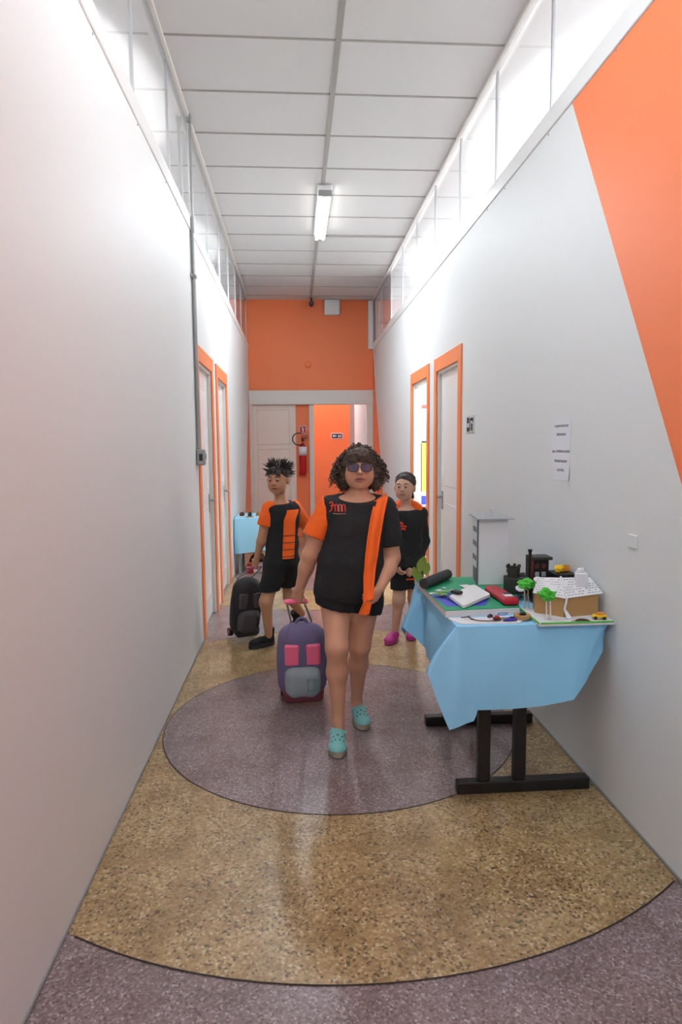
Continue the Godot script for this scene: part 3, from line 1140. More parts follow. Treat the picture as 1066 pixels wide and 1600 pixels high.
	obj("black_cable", done(st), M.black_plastic, t)
	t = thing("red_button", "small dark red push button left of the blue circuit board", "button", Vector3(0.805, ye, -2.545))
	obj("holder", box(Vector3(0, 0.006, 0), Vector3(0.03, 0.012, 0.024), 0.003), M.brown_red, t)
	st = mb()
	lathe(st, [Vector2(0.009, 0.012), Vector2(0.009, 0.018), Vector2(0, 0.02)], 12)
	obj("cap", done(st), M.red_paint, t)
	t = thing("red_clip", "tiny red clip behind the dark red button", "clip", Vector3(0.79, ye, -2.59))
	obj("jaw", box(Vector3(0, 0.005, 0), Vector3(0.026, 0.009, 0.012), 0.002, turned(0.5, Vector3.ZERO)), M.brown_red, t)
	obj("spring", rod(Vector3(-0.006, 0.01, 0), Vector3(0.006, 0.012, 0), 0.003), M.black_plastic, t)
	t = thing("circuit_board", "small blue circuit board on the white card", "circuit board", Vector3(0.853, ye, -2.535))
	obj("board", box(Vector3(0, 0.006, 0), Vector3(0.055, 0.006, 0.03), 0.001), M.chip_blue, t)
	obj("chip", box(Vector3(-0.022, 0.01, 0.0), Vector3(0.014, 0.006, 0.016), 0.001), M.cardboard, t)
	obj("connector", box(Vector3(0.014, 0.01, -0.01), Vector3(0.02, 0.006, 0.006), 0.001), M.black_plastic, t)
	t = thing("wire_loop", "small pale blue wire loop behind the circuit board", "wire", Vector3(0.842, ye, -2.587))
	st = mb()
	pts = []
	for i in 16:
		pts.append(Vector3(cos(TAU * i / 16) * 0.02, 0.014 + sin(TAU * i / 16 * 1.0) * 0.008, sin(TAU * i / 16) * 0.012))
	tube(st, pts, 0.0015, 6, true)
	obj("loop", done(st), M.board_blue, t)
	t = thing("tape_roll", "brown tape roll with a dark core beside the circuit board", "tape roll", Vector3(0.915, ye, -2.562))
	st = mb()
	lathe(st, [Vector2(0.018, 0), Vector2(0.034, 0), Vector2(0.034, 0.016), Vector2(0.018, 0.016), Vector2(0.018, 0)], 20, Transform3D.IDENTITY, false)
	obj("roll", done(st), M.cardboard, t)
	obj("motor", box(Vector3(0.004, 0.014, -0.002), Vector3(0.022, 0.02, 0.018), 0.004), M.black_plastic, t)
	model_house(y)
	dark_models(yt)


func leaf(st: SurfaceTool, at: Vector3, d: Vector3, l: float, w: float):
	var dir = d.normalized()
	var sd = dir.cross(Vector3.UP).normalized()
	var nn = sd.cross(dir)
	var g = []
	for i in 6:
		var q = i / 5.0
		var ww = w * 0.5 * sin(PI * clampf(q * 0.94 + 0.03, 0, 1)) + 0.0012
		var c = at + dir * l * q - nn * 0.18 * l * q * q
		g.append([c - sd * ww + nn * ww * 0.25, c, c + sd * ww + nn * ww * 0.25])
	sheet(st, g, 0.0014)


func plant(t: Node3D, leaves: Array):
	for l in leaves:
		var st = mb()
		var tip = Vector3(l[0], l[2], l[1])
		tube(st, [Vector3(l[0] * 0.3, 0, l[1] * 0.3), Vector3(l[0] * 0.7, l[2] * 0.3, l[1] * 0.7), tip - Vector3(0, l[3], 0)], 0.002, 6)
		obj("stem", done(st), M.leaf_green, t)
		st = mb()
		# a broad leaf facing the corridor
		var dir = Vector3(sin(l[4]) * 0.7, 1, 0.1).normalized()
		var sd = dir.cross(Vector3(0, 0, 1)).normalized()
		var g = []
		for i in 7:
			var q = i / 6.0
			var ww = l[3] * 0.42 * sin(PI * clampf(q * 0.94 + 0.03, 0, 1)) + 0.001
			var c = tip + dir * (q - 0.75) * l[3] * 1.5
			g.append([c + sd * ww + Vector3(0, 0, 0.005), c, c - sd * ww + Vector3(0, 0, 0.005)])
		sheet(st, g, 0.0016)
		obj("leaf", done(st), M.leaf_green, t)


func crumple(st: SurfaceTool, c: Vector3, r: Vector3, sd: int, rough := 0.35):
	# a crumpled paper ball
	var n = FastNoiseLite.new()
	n.seed = sd
	n.frequency = 0.9
	var rows = 9
	var cols = 14
	var pt = func(i: int, j: int) -> Vector3:
		var a = PI * i / rows
		var b = TAU * (j % cols) / cols
		var d = Vector3(sin(a) * cos(b), cos(a), -sin(a) * sin(b))
		return c + d * r * (1.0 + rough * n.get_noise_3dv(d * 2.0) * 2.0)
	st.set_smooth_group(-1)
	for i in rows:
		for j in cols:
			if i > 0:
				tri(st, pt.call(i, j), pt.call(i + 1, j + 1), pt.call(i, j + 1))
			if i < rows - 1:
				tri(st, pt.call(i, j), pt.call(i + 1, j), pt.call(i + 1, j + 1))


func model_house(y: float):
	# pale board with a green painted rim
	var t = thing("model_baseboard", "white board with green rim under the cardboard house", "model base")
	var ol = [[0.945, -2.452], [1.252, -2.452], [1.252, -2.66], [0.952, -2.70]]
	obj("board", slab(poly(ol), y, y + 0.012), M.card_white, t)
	var st = mb()
	for k in [[0, 1], [3, 0]]:
		var a = Vector3(ol[k[0]][0], y + 0.0125, ol[k[0]][1])
		var b = Vector3(ol[k[1]][0], y + 0.0125, ol[k[1]][1])
		tube(st, [a.lerp(b, 0.02), a.lerp(b, 0.98)], 0.0035, 6)
	obj("green_rim", done(st), M.crepe_green, t)
	var yb = y + 0.0125
	# house: cardboard walls, white printed roof, paper chimney
	t = thing("cardboard_house", "brown cardboard house model with white brick print roof", "model building", Vector3(0, yb, 0))
	st = mb()
	var fo = [[0.99, -2.62], [1.075, -2.535], [1.235, -2.565], [1.238, -2.67], [1.01, -2.70]]
	var fp = []
	for p in fo:
		fp.append([p[0], -p[1]])
	prism(st, poly(fp), 0.086, Transform3D(Basis(Vector3.RIGHT, Vector3(0, 0, -1), Vector3.UP), Vector3.ZERO))
	obj("walls", done(st), M.cardboard, t)
	var e0 = Vector3(0.978, 0.084, -2.618)
	var e1 = Vector3(1.075, 0.08, -2.522)
	var e2 = Vector3(1.246, 0.09, -2.552)
	var r0 = Vector3(1.012, 0.142, -2.65)
	var r1 = Vector3(1.085, 0.148, -2.60)
	var r2 = Vector3(1.218, 0.145, -2.61)
	st = mb()
	sheet(st, [[r0, r1, r2], [e0, e1, e2]], 0.003, false)
	sheet(st, [[Vector3(1.01, 0.085, -2.705), Vector3(1.12, 0.085, -2.70), Vector3(1.243, 0.09, -2.68)], [r0, r1, r2]], 0.003, false)
	sheet(st, [[r2, r2 + Vector3(0.001, 0.0, 0)], [e2, Vector3(1.243, 0.09, -2.68)]], 0.003, false)
	obj("roof", done(st), M.card_white, t)
	# printed brick rows on the roof: short dark dashes in offset courses
	st = mb()
	for f in [[r0, r1, e0, e1, 9], [r1, r2, e1, e2, 11]]:
		for row in 7:
			var v = 0.1 + 0.13 * row
			for k in f[4]:
				var u0 = (k + (0.5 if row % 2 else 0.0)) / f[4]
				var u1 = minf(u0 + 0.62 / f[4], 0.98)
				if u0 > 0.93 or rng.randf() < 0.12:
					continue
				var p0 = f[0].lerp(f[1], u0).lerp(f[2].lerp(f[3], u0), v)
				var p1 = f[0].lerp(f[1], u1).lerp(f[2].lerp(f[3], u1), v)
				var nn = (f[2] - f[0]).cross(f[1] - f[0]).normalized()
				tube(st, [p0 + nn * 0.002, p1 + nn * 0.002], 0.0011, 4)
	obj("printed_bricks", done(st), M.window_dark, t)
	st = mb()
	bx(st, Vector3(1.168, 0.142, -2.585), Vector3(0.045, 0.06, 0.035), 0.004, Transform3D(Basis.IDENTITY, Vector3.ZERO))
	obj("chimney", done(st), M.card_white, t)
	st = mb()
	crumple(st, Vector3(1.168, 0.177, -2.59), Vector3(0.017, 0.012, 0.014), 4)
	obj("paper_smoke", done(st), M.card_white, t)
	st = mb()
	sheet(st, [[Vector3(1.084, 0.155, -2.60), Vector3(1.092, 0.155, -2.60)], [Vector3(1.076, 0.08, -2.517), Vector3(1.085, 0.08, -2.517)], [Vector3(1.074, 0.035, -2.53), Vector3(1.083, 0.035, -2.53)], [Vector3(1.076, 0.002, -2.50), Vector3(1.10, 0.002, -2.505)]], 0.002)
	obj("white_strip", done(st), M.card_white, t)
	# two crepe trees
	for k in 2:
		var p = [Vector3(0.978, yb, -2.688), Vector3(1.0, yb, -2.50)][k]
		t = thing("crepe_tree", ["green crepe paper tree on sticks behind the house's left corner", "green crepe paper tree on a pale stick in front of the house"][k], "model tree", p, 0.0, "")
		st = mb()
		tube(st, [Vector3(-0.008, 0, 0), Vector3(-0.01, 0.1, 0)], 0.0028, 6)
		tube(st, [Vector3(0.01, 0, 0), Vector3(0.004, 0.1, 0)], 0.0028, 6)
		obj("trunk", done(st), M.stick if k == 0 else M.card_white, t)
		st = mb()
		crumple(st, Vector3(-0.004, 0.108, 0) if k == 0 else Vector3(-0.006, 0.102, 0), Vector3(0.034, 0.021, 0.03) if k == 0 else Vector3(0.031, 0.023, 0.028), 11 + k, 0.45)
		obj("crown", done(st), M.crepe_green, t)
	# toy car
	t = thing("toy_car", "tiny yellow toy car at the right end of the baseboard", "toy car", Vector3(1.205, yb, -2.49), -0.2)
	st = mb()
	bx(st, Vector3(0, 0.013, 0), Vector3(0.056, 0.012, 0.024), 0.004)
	obj("body", done(st), M.toy_yellow, t)
	obj("cabin", box(Vector3(0.004, 0.023, 0), Vector3(0.03, 0.011, 0.02), 0.004), M.toy_orange, t)
	for wx in [-0.017, 0.017]:
		for wz in [-0.012, 0.012]:
			obj("wheel", rod(Vector3(wx, 0.007, wz - 0.002), Vector3(wx, 0.007, wz + 0.002), 0.007, 10), M.black_plastic, t)
	t = thing("brown_leaf", "flat dry brown leaf lying in front of the house", "leaf", Vector3(1.125, yb, -2.475))
	st = mb()
	leaf(st, Vector3(-0.03, 0.002, 0.006), Vector3(1, 0.1, -0.15), 0.075, 0.025)
	obj("blade", done(st), M.brown_red, t)
	obj("stalk", rod(Vector3(-0.03, 0.003, 0.006), Vector3(-0.045, 0.003, 0.009), 0.0012, 6), M.brown_red, t)


func dark_models(y: float):
	# black card castle against the wall behind the house
	var t = thing("dark_castle", "black card castle model with a round turret by the tower", "model building", Vector3(0, TY + 0.036, 0))
	var st = mb()
	lathe(st, [Vector2(0.028, 0), Vector2(0.026, 0.09), Vector2(0.031, 0.093), Vector2(0.031, 0.115), Vector2(0.026, 0.115), Vector2(0.024, 0.1), Vector2(0, 0.1)], 12, Transform3D(Basis.IDENTITY, Vector3(1.0, 0, -2.93)), false)
	obj("turret", done(st), M.dark_olive, t)
	for k in 6:
		st = mb()
		var a = TAU * k / 6.0
		bx(st, Vector3(1.0 + cos(a) * 0.028, 0.121, -2.93 + sin(a) * 0.028), Vector3(0.011, 0.014, 0.011), 0.001)
		obj("battlement", done(st), M.dark_olive, t)
	st = mb()
	sheet(st, [[Vector3(1.0, 0.075, -2.95), Vector3(1.06, 0.085, -2.95)], [Vector3(0.985, 0.03, -2.87), Vector3(1.05, 0.03, -2.86)]], 0.006, false)
	obj("ramp", done(st), M.black_plastic, t)
	st = mb()
	bx(st, Vector3(1.02, 0.035, -2.93), Vector3(0.10, 0.07, 0.10), 0.003)
	obj("hall", done(st), M.dark_olive, t)
	t = thing("brown_factory", "reddish brown factory model with a thin chimney against the wall", "model building", Vector3(0, TY + 0.006, 0))
	st = mb()
	bx(st, Vector3(1.135, 0.0875, -2.99), Vector3(0.088, 0.175, 0.07), 0.003)
	obj("block", done(st), M.black_plastic, t)
	st = mb()
	bx(st, Vector3(1.096, 0.095, -2.95), Vector3(0.012, 0.19, 0.014), 0.002)
	obj("corner_post", done(st), M.brown_red, t)
	st = mb()
	bx(st, Vector3(1.142, 0.18, -2.985), Vector3(0.1, 0.014, 0.09), 0.003)
	obj("roof", done(st), M.dark_olive, t)
	for r in 2:
		for k in 2:
			obj("window", box(Vector3(1.122 + 0.032 * k, 0.105 + 0.038 * r, -2.954), Vector3(0.02, 0.022, 0.004), 0.001), M.card_grey if r == 0 else M.brown_red, t)
	st = mb()
	tube(st, [Vector3(1.09, 0, -2.962), Vector3(1.09, 0.205, -2.962), Vector3(1.09, 0.222, -2.962)], [0.009, 0.007, 0.011], 10)
	obj("chimney", done(st), M.black_plastic, t)
	t = thing("dark_shelf", "low black block behind the house roof carrying yellow toys", "model building", Vector3(0, TY + 0.006, 0))
	st = mb()
	bx(st, Vector3(1.205, 0.062, -2.87), Vector3(0.09, 0.124, 0.1), 0.003)
	obj("block", done(st), M.black_plastic, t)
	obj("lid", box(Vector3(1.205, 0.127, -2.87), Vector3(0.094, 0.006, 0.104), 0.002), M.dark_olive, t)
	t = thing("yellow_toy", "yellow toy truck perched on the black block by the wall", "toy", Vector3(1.185, TY + 0.139, -2.85), 0.3)
	st = mb()
	crumple(st, Vector3(0, 0.016, 0), Vector3(0.026, 0.018, 0.017), 31, 0.25)
	obj("body", done(st), M.toy_yellow, t)
	obj("wheel", rod(Vector3(0.0, 0.006, -0.012), Vector3(0, 0.006, 0.014), 0.006, 8), M.black_plastic, t)
	t = thing("orange_toy", "orange toy block on the black block nearest the wall", "toy", Vector3(1.222, TY + 0.139, -2.88), 0.2)
	obj("body", box(Vector3(0, 0.012, 0), Vector3(0.042, 0.026, 0.034), 0.005), M.toy_orange, t)
	obj("lid", box(Vector3(0, 0.025, 0), Vector3(0.034, 0.006, 0.028), 0.002), M.cardboard, t)
	for k in 2:
		t = thing("white_dish", ["white oval dish leaning before the brown factory", "white oval dish beside the left crepe tree"][k], "dish", [Vector3(1.085, TY + 0.105, -2.84), Vector3(0.99, TY + 0.075, -2.805)][k], 0.2)
		st = mb()
		lathe(st, [Vector2(0, 0), Vector2(0.018, 0.0), Vector2(0.024, 0.005), Vector2(0.02, 0.005), Vector2(0, 0.002)], 16, Transform3D(Basis(Vector3.RIGHT, 0.5).scaled(Vector3(1, 1, 0.7)), Vector3.ZERO))
		obj("dish", done(st), M.card_white, t)
	t = thing("dark_block", "black stand under the white dish before the factory", "stand", Vector3(1.085, TY + 0.006, -2.845))
	obj("block", box(Vector3(0, 0.047, 0), Vector3(0.06, 0.094, 0.04), 0.003), M.black_plastic, t)
	obj("cap", box(Vector3(0, 0.0955, 0), Vector3(0.05, 0.004, 0.034), 0.001), M.dark_olive, t)


# ---------------------------------------------------------------- the far table

func far_table():
	var t = thing("small_table", "small far table under pale blue cloth by the left wall", "table")
	obj("tabletop", box(Vector3(-0.47, 0.63, -7.75), Vector3(0.44, 0.022, 0.6), 0.004), M.frame_white, t)
	for p in [[-0.65, -7.5], [-0.29, -7.5], [-0.65, -8.0], [-0.29, -8.0]]:
		obj("leg", box(Vector3(p[0], 0.31, p[1]), Vector3(0.035, 0.62, 0.035), 0.003), M.grey_metal, t)
	var c = thing("tablecloth", "pale blue cloth draped over the small far table", "tablecloth")
	var y = 0.645
	var a = Vector3(-0.695, y, -7.44)
	var b = Vector3(-0.245, y, -7.44)
	var g = drape([[Vector3(-0.695, y, -7.9), Vector3(-0.70, 0.32, -7.9), 6], [a, Vector3(-0.702, 0.24, -7.42), 3], [a + Vector3(0.01, 0, 0), Vector3(-0.67, 0.25, -7.40), 8], [a + Vector3(0.3, 0, 0), Vector3(-0.42, 0.27, -7.41), 4],
		[b, Vector3(-0.33, 0.29, -7.41), 3], [b, Vector3(-0.26, 0.17, -7.38), 3], [b, Vector3(-0.2, 0.3, -7.45), 3], [b + Vector3(0, 0, -0.1), Vector3(-0.22, 0.35, -7.55), 6], [b + Vector3(0, 0, -0.5), Vector3(-0.23, 0.34, -7.95), 2]], 8, 0.008)
	var st = mb()
	sheet(st, g, 0.0016)
	var m = hexmat("pale_blue_cloth", "9dd4ee", 0.85)
	obj("hanging_side", done(st), m, c)
	obj("top_cloth", box(Vector3(-0.47, y - 0.0005, -7.75), Vector3(0.455, 0.004, 0.62), 0.001), m, c)
	# little models on it
	var k = 0
	for q in [[-0.62, -7.6], [-0.53, -7.55], [-0.44, -7.6], [-0.36, -7.55], [-0.29, -7.62]]:
		t = thing("small_model", ["leftmost little brown model on the far table", "little dark model second from the left on the far table", "middle little model on the far table", "little brown model second from the right on the far table", "rightmost little model on the far table"][k], "model", Vector3(q[0], y + 0.002, q[1]), k * 0.7)
		obj("base", box(Vector3(0, 0.006, 0), Vector3(0.07, 0.012, 0.06), 0.002), M.cardboard if k % 2 else M.foam_white, t)
		st = mb()
		crumple(st, Vector3(0, 0.032, 0), Vector3(0.026, 0.026, 0.022), 40 + k, 0.4)
		obj("lump", done(st), [M.brown_red, M.dark_olive, M.cardboard][k % 3], t)
		obj("stick", rod(Vector3(0.012, 0.01, 0), Vector3(0.03, 0.075, 0.0), 0.003, 6), M.leaf_green if k < 2 else M.brown_red, t)
		k += 1
	# the red and white box under it
	t = thing("red_white_box", "red and white box on the floor under the far table", "box", Vector3(-0.47, 0.0, -7.62))
	obj("body", box(Vector3(0, 0.05, 0), Vector3(0.2, 0.1, 0.14), 0.008), M.foam_white, t)
	obj("red_end", box(Vector3(-0.065, 0.05, 0.0), Vector3(0.075, 0.105, 0.146), 0.006), M.red_paint, t)
	t = thing("dark_red_bag", "dark red bag on the floor behind the red and white box", "bag", Vector3(-0.46, 0.0, -7.8))
	st = mb()
	crumple(st, Vector3(0, 0.1, 0), Vector3(0.1, 0.1, 0.07), 77, 0.15)
	obj("sack", done(st), M.brown_red, t)
	st = mb()
	tube(st, [Vector3(-0.03, 0.17, 0), Vector3(-0.02, 0.22, 0), Vector3(0.02, 0.22, 0), Vector3(0.03, 0.17, 0)], 0.006, 6)
	obj("handle", done(st), M.black_plastic, t)


# ---------------------------------------------------------------- bodies: distance fields meshed by surface nets

class Prim:
	var a := Vector3.ZERO
	var b := Vector3.ZERO
	var ra := 0.0
	var rb := 0.0
	var k := 0.03
	var egg := false
	var sub := false
	var rad := Vector3.ONE
	var inv := Basis.IDENTITY
	var lo := Vector3.ZERO
	var hi := Vector3.ZERO


func cap(a: Vector3, b: Vector3, ra: float, rb: float, k := 0.03, sub := false) -> Prim:
	var p := Prim.new()
	p.a = a
	p.b = b
	p.ra = ra
	p.rb = rb
	p.k = k
	p.sub = sub
	p.lo = Vector3(minf(a.x - ra, b.x - rb), minf(a.y - ra, b.y - rb), minf(a.z - ra, b.z - rb))
	p.hi = Vector3(maxf(a.x + ra, b.x + rb), maxf(a.y + ra, b.y + rb), maxf(a.z + ra, b.z + rb))
	return p


func egg(c: Vector3, r: Vector3, k := 0.03, turn := Basis.IDENTITY, sub := false) -> Prim:
	var p := Prim.new()
	p.a = c
	p.rad = r
	p.k = k
	p.egg = true
	p.sub = sub
	p.inv = turn.inverse()
	var e := Vector3.ONE * maxf(r.x, maxf(r.y, r.z))
	if turn == Basis.IDENTITY:
		e = r
	p.lo = c - e
	p.hi = c + e
	return p


# the same shapes grown by g, for clothes
func grown(prims: Array, g: float) -> Array:
	var out := []
	for q in prims:
		var p: Prim
		if q.egg:
			p = egg(q.a, q.rad + Vector3.ONE * g, q.k, q.inv.inverse(), q.sub)
		else:
			p = cap(q.a, q.b, q.ra + g, q.rb + g, q.k, q.sub)
		out.append(p)
	return out


func prim_dist(p: Prim, at: Vector3) -> float:
	if p.egg:
		var q := p.inv * (at - p.a)
		var k0 := (q / p.rad).length()
		var k1 := (q / (p.rad * p.rad)).length()
		return k0 * (k0 - 1.0) / maxf(k1, 1e-6)
	var ab := p.b - p.a
	var h := clampf((at - p.a).dot(ab) / maxf(ab.length_squared(), 1e-9), 0.0, 1.0)
	return (at - p.a - ab * h).length() - lerpf(p.ra, p.rb, h)


func field_at(prims: Array, at: Vector3) -> float:
	var f := 1.0
	for p: Prim in prims:
		var d := prim_dist(p, at)
		if p.sub:
			d = -d
			var h2 := maxf(p.k - absf(f - d), 0.0) / p.k
			f = maxf(f, d) + h2 * h2 * p.k * 0.25
		else:
			var h := maxf(p.k - absf(f - d), 0.0) / p.k
			f = minf(f, d) - h * h * p.k * 0.25
	return f


# walk from a point along a direction to the surface
func onto(prims: Array, from: Vector3, dir: Vector3, lift := 0.001) -> Vector3:
	var p := from
	for i in 60:
		var d := field_at(prims, p)
		if d < 0.0004:
			break
		p += dir * d * 0.8
	return p - dir * lift


# mesh the field into out = [vertices, normals, colours, indices]; clips are [normal, point] half spaces to keep behind
func nets(out: Array, prims: Array, cell: float, paint: Callable, clips := [], wob := 0.0, wobf := 30.0):
	var lo := Vector3.ONE * 1e9
	var hi := -lo
	for p: Prim in prims:
		if not p.sub:
			lo = lo.min(p.lo)
			hi = hi.max(p.hi)
	lo -= Vector3.ONE * (cell * 3.0 + wob)
	hi += Vector3.ONE * (cell * 3.0 + wob)
	var nx := int((hi.x - lo.x) / cell) + 1
	var ny := int((hi.y - lo.y) / cell) + 1
	var nz := int((hi.z - lo.z) / cell) + 1
	var f := PackedFloat32Array()
	f.resize(nx * ny * nz)
	f.fill(1.0)
	for p: Prim in prims:
		var m := p.k + cell * 3.0
		var x0 := maxi(int((p.lo.x - m - lo.x) / cell), 0)
		var x1 := mini(int((p.hi.x + m - lo.x) / cell) + 1, nx - 1)
		var y0 := maxi(int((p.lo.y - m - lo.y) / cell), 0)
		var y1 := mini(int((p.hi.y + m - lo.y) / cell) + 1, ny - 1)
		var z0 := maxi(int((p.lo.z - m - lo.z) / cell), 0)
		var z1 := mini(int((p.hi.z + m - lo.z) / cell) + 1, nz - 1)
		var ab := p.b - p.a
		var l2 := maxf(ab.length_squared(), 1e-9)
		var r1 := Vector3.ONE / p.rad
		var r2 := r1 * r1
		var kk := p.k
		var is_egg := p.egg
		var pa := p.a
		var iv := p.inv
		var sub := p.sub
		for z in range(z0, z1 + 1):
			for y in range(y0, y1 + 1):
				var at := (z * ny + y) * nx
				for x in range(x0, x1 + 1):
					var q := lo + Vector3(x, y, z) * cell - pa
					var d: float
					if is_egg:
						q = iv * q
						var s0 := (q * r1).length()
						d = s0 * (s0 - 1.0) / maxf((q * r2).length(), 1e-6)
					else:
						var h := clampf(q.dot(ab) / l2, 0.0, 1.0)
						d = (q - ab * h).length() - lerpf(p.ra, p.rb, h)
					var o := f[at + x]
					if sub:
						d = -d
						var g := maxf(kk - absf(o - d), 0.0) / kk
						f[at + x] = maxf(o, d) + g * g * kk * 0.25
					else:
						var g := maxf(kk - absf(o - d), 0.0) / kk
						f[at + x] = minf(o, d) - g * g * kk * 0.25
	if wob > 0.0:
		var n := FastNoiseLite.new()
		n.frequency = 1.0
		n.seed = 5
		for z in nz:
			for y in ny:
				for x in nx:
					var i := (z * ny + y) * nx + x
					if absf(f[i]) < cell * 3.0 + wob:
						f[i] += wob * n.get_noise_3dv((lo + Vector3(x, y, z) * cell) * wobf)
	for c in clips:
		var cn: Vector3 = c[0].normalized()
		var cd := cn.dot(c[1])
		for z in nz:
			for y in ny:
				for x in nx:
					var i := (z * ny + y) * nx + x
					if f[i] < cell * 4.0:
						f[i] = maxf(f[i], cn.dot(lo + Vector3(x, y, z) * cell) - cd)
	var vs: PackedVector3Array = out[0]
	var ns: PackedVector3Array = out[1]
	var cs: PackedColorArray = out[2]
	var ix: PackedInt32Array = out[3]
	var id := {}
	var sx := 1
	var sy := nx
	var sz := nx * ny
	var near := cell * 2.2
	for z in nz - 1:
		for y in ny - 1:
			for x in nx - 1:
				var i := z * sz + y * sy + x
				var f0 := f[i]
				if absf(f0) > near:
					continue
				var e := [f0, f[i + 1], f[i + sy], f[i + sy + 1], f[i + sz], f[i + sz + 1], f[i + sz + sy], f[i + sz + sy + 1]]
				var neg := 0
				for v in e:
					if v < 0.0:
						neg += 1
				if neg == 0 or neg == 8:
					continue
				var c := Vector3.ZERO
				var n := 0
				for pr in [[0, 1], [2, 3], [4, 5], [6, 7], [0, 2], [1, 3], [4, 6], [5, 7], [0, 4], [1, 5], [2, 6], [3, 7]]:
					var a: float = e[pr[0]]
					var b: float = e[pr[1]]
					if (a < 0.0) != (b < 0.0):
						var t := a / (a - b)
						var pa := Vector3(pr[0] & 1, (pr[0] >> 1) & 1, pr[0] >> 2)
						var pb := Vector3(pr[1] & 1, (pr[1] >> 1) & 1, pr[1] >> 2)
						c += pa.lerp(pb, t)
						n += 1
				c /= n
				var g := Vector3(e[1] + e[3] + e[5] + e[7] - e[0] - e[2] - e[4] - e[6], e[2] + e[3] + e[6] + e[7] - e[0] - e[1] - e[4] - e[5], e[4] + e[5] + e[6] + e[7] - e[0] - e[1] - e[2] - e[3]).normalized()
				id[i] = vs.size()
				var at := lo + (Vector3(x, y, z) + c) * cell
				vs.append(at)
				ns.append(g)
				cs.append(paint.call(at, g))
	for i: int in id:
		var a := f[i]
		for ax in 3:
			var s := [sx, sy, sz][ax] as int
			var u := [sy, sz, sx][ax] as int
			var v := [sz, sx, sy][ax] as int
			if i + s >= f.size() or (a < 0.0) == (f[i + s] < 0.0):
				continue
			if not (id.has(i - u) and id.has(i - v) and id.has(i - u - v)):
				continue
			var q := [id[i], id[i - u], id[i - u - v], id[i - v]]
			var fn := (vs[q[1]] - vs[q[0]]).cross(vs[q[2]] - vs[q[0]])
			if fn.dot(ns[q[0]] + ns[q[2]]) > 0.0:
				ix.append_array([q[0], q[2], q[1], q[0], q[3], q[2]])
			else:
				ix.append_array([q[0], q[1], q[2], q[0], q[2], q[3]])
	out[0] = vs
	out[1] = ns
	out[2] = cs
	out[3] = ix


func blank() -> Array:
	return [PackedVector3Array(), PackedVector3Array(), PackedColorArray(), PackedInt32Array()]


func to_mesh(o: Array) -> ArrayMesh:
	var arr := []
	arr.resize(Mesh.ARRAY_MAX)
	arr[Mesh.ARRAY_VERTEX] = o[0]
	arr[Mesh.ARRAY_NORMAL] = o[1]
	arr[Mesh.ARRAY_COLOR] = o[2]
	arr[Mesh.ARRAY_INDEX] = o[3]
	var m := ArrayMesh.new()
	m.add_surface_from_arrays(Mesh.PRIMITIVE_TRIANGLES, arr)
	return m


func plain(_p: Vector3, _n: Vector3) -> Color:
	return Color.WHITE


# append to existing cloth object of one colour
func cloth_obj(called: String, prims: Array, cell: float, m: Material, parent: Node, clips := [], wob := 0.0, wobf := 30.0) -> MeshInstance3D:
	var o := blank()
	nets(o, prims, cell, plain, clips, wob, wobf)
	return obj(called, to_mesh(o), m, parent)


# a hand: wrist, the way it points, the way the palm faces, thumb side (+1 or -1), curl 0..1
func hand(w: Vector3, d: Vector3, palm: Vector3, thumb: float, curl: float, s := 1.0) -> Array:
	d = d.normalized()
	palm = (palm - d * palm.dot(d)).normalized()
	var side := d.cross(palm) * thumb
	var out := []
	out.append(cap(w - d * 0.03 * s, w + d * 0.012 * s, 0.021 * s, 0.02 * s, 0.015))
	for k in 4:
		var o := (1.5 - k) * 0.0155 * s
		out.append(cap(w + side * o * 0.7, w + d * 0.062 * s + side * o, 0.0145 * s, 0.0115 * s, 0.01))
	for k in 4:
		var o := (1.5 - k) * 0.0165 * s
		var l: float = [0.062, 0.07, 0.065, 0.05][k] * s
		var p := w + d * 0.064 * s + side * o
		var ang := 0.15 + curl * 0.9
		for j in 3:
			var dir := d * cos(ang) + palm * sin(ang) + side * (1.5 - k) * 0.04
			var e: Vector3 = p + dir * l * [0.45, 0.3, 0.25][j]
			out.append(cap(p, e, [0.0088, 0.0082, 0.0076][j] * s, [0.0082, 0.0076, 0.0068][j] * s, 0.003))
			p = e
			ang += 0.15 + curl * 1.0
	var tb := w + d * 0.016 * s + side * 0.022 * s
	var t1 := tb + (d * 0.55 + side * 0.75 + palm * 0.35).normalized() * 0.03 * s
	var t2 := t1 + (d * 0.8 + side * lerpf(0.35, -0.3, curl) + palm * (0.3 + curl * 0.6)).normalized() * 0.026 * s
	var t3 := t2 + (d * 0.8 - side * 0.3 * curl + palm * (0.2 + curl * 0.8)).normalized() * 0.02 * s
	out.append(cap(tb, t1, 0.013 * s, 0.0105 * s, 0.01))
	out.append(cap(t1, t2, 0.0105 * s, 0.0092 * s, 0.003))
	out.append(cap(t2, t3, 0.0092 * s, 0.0075 * s, 0.003))
	return out


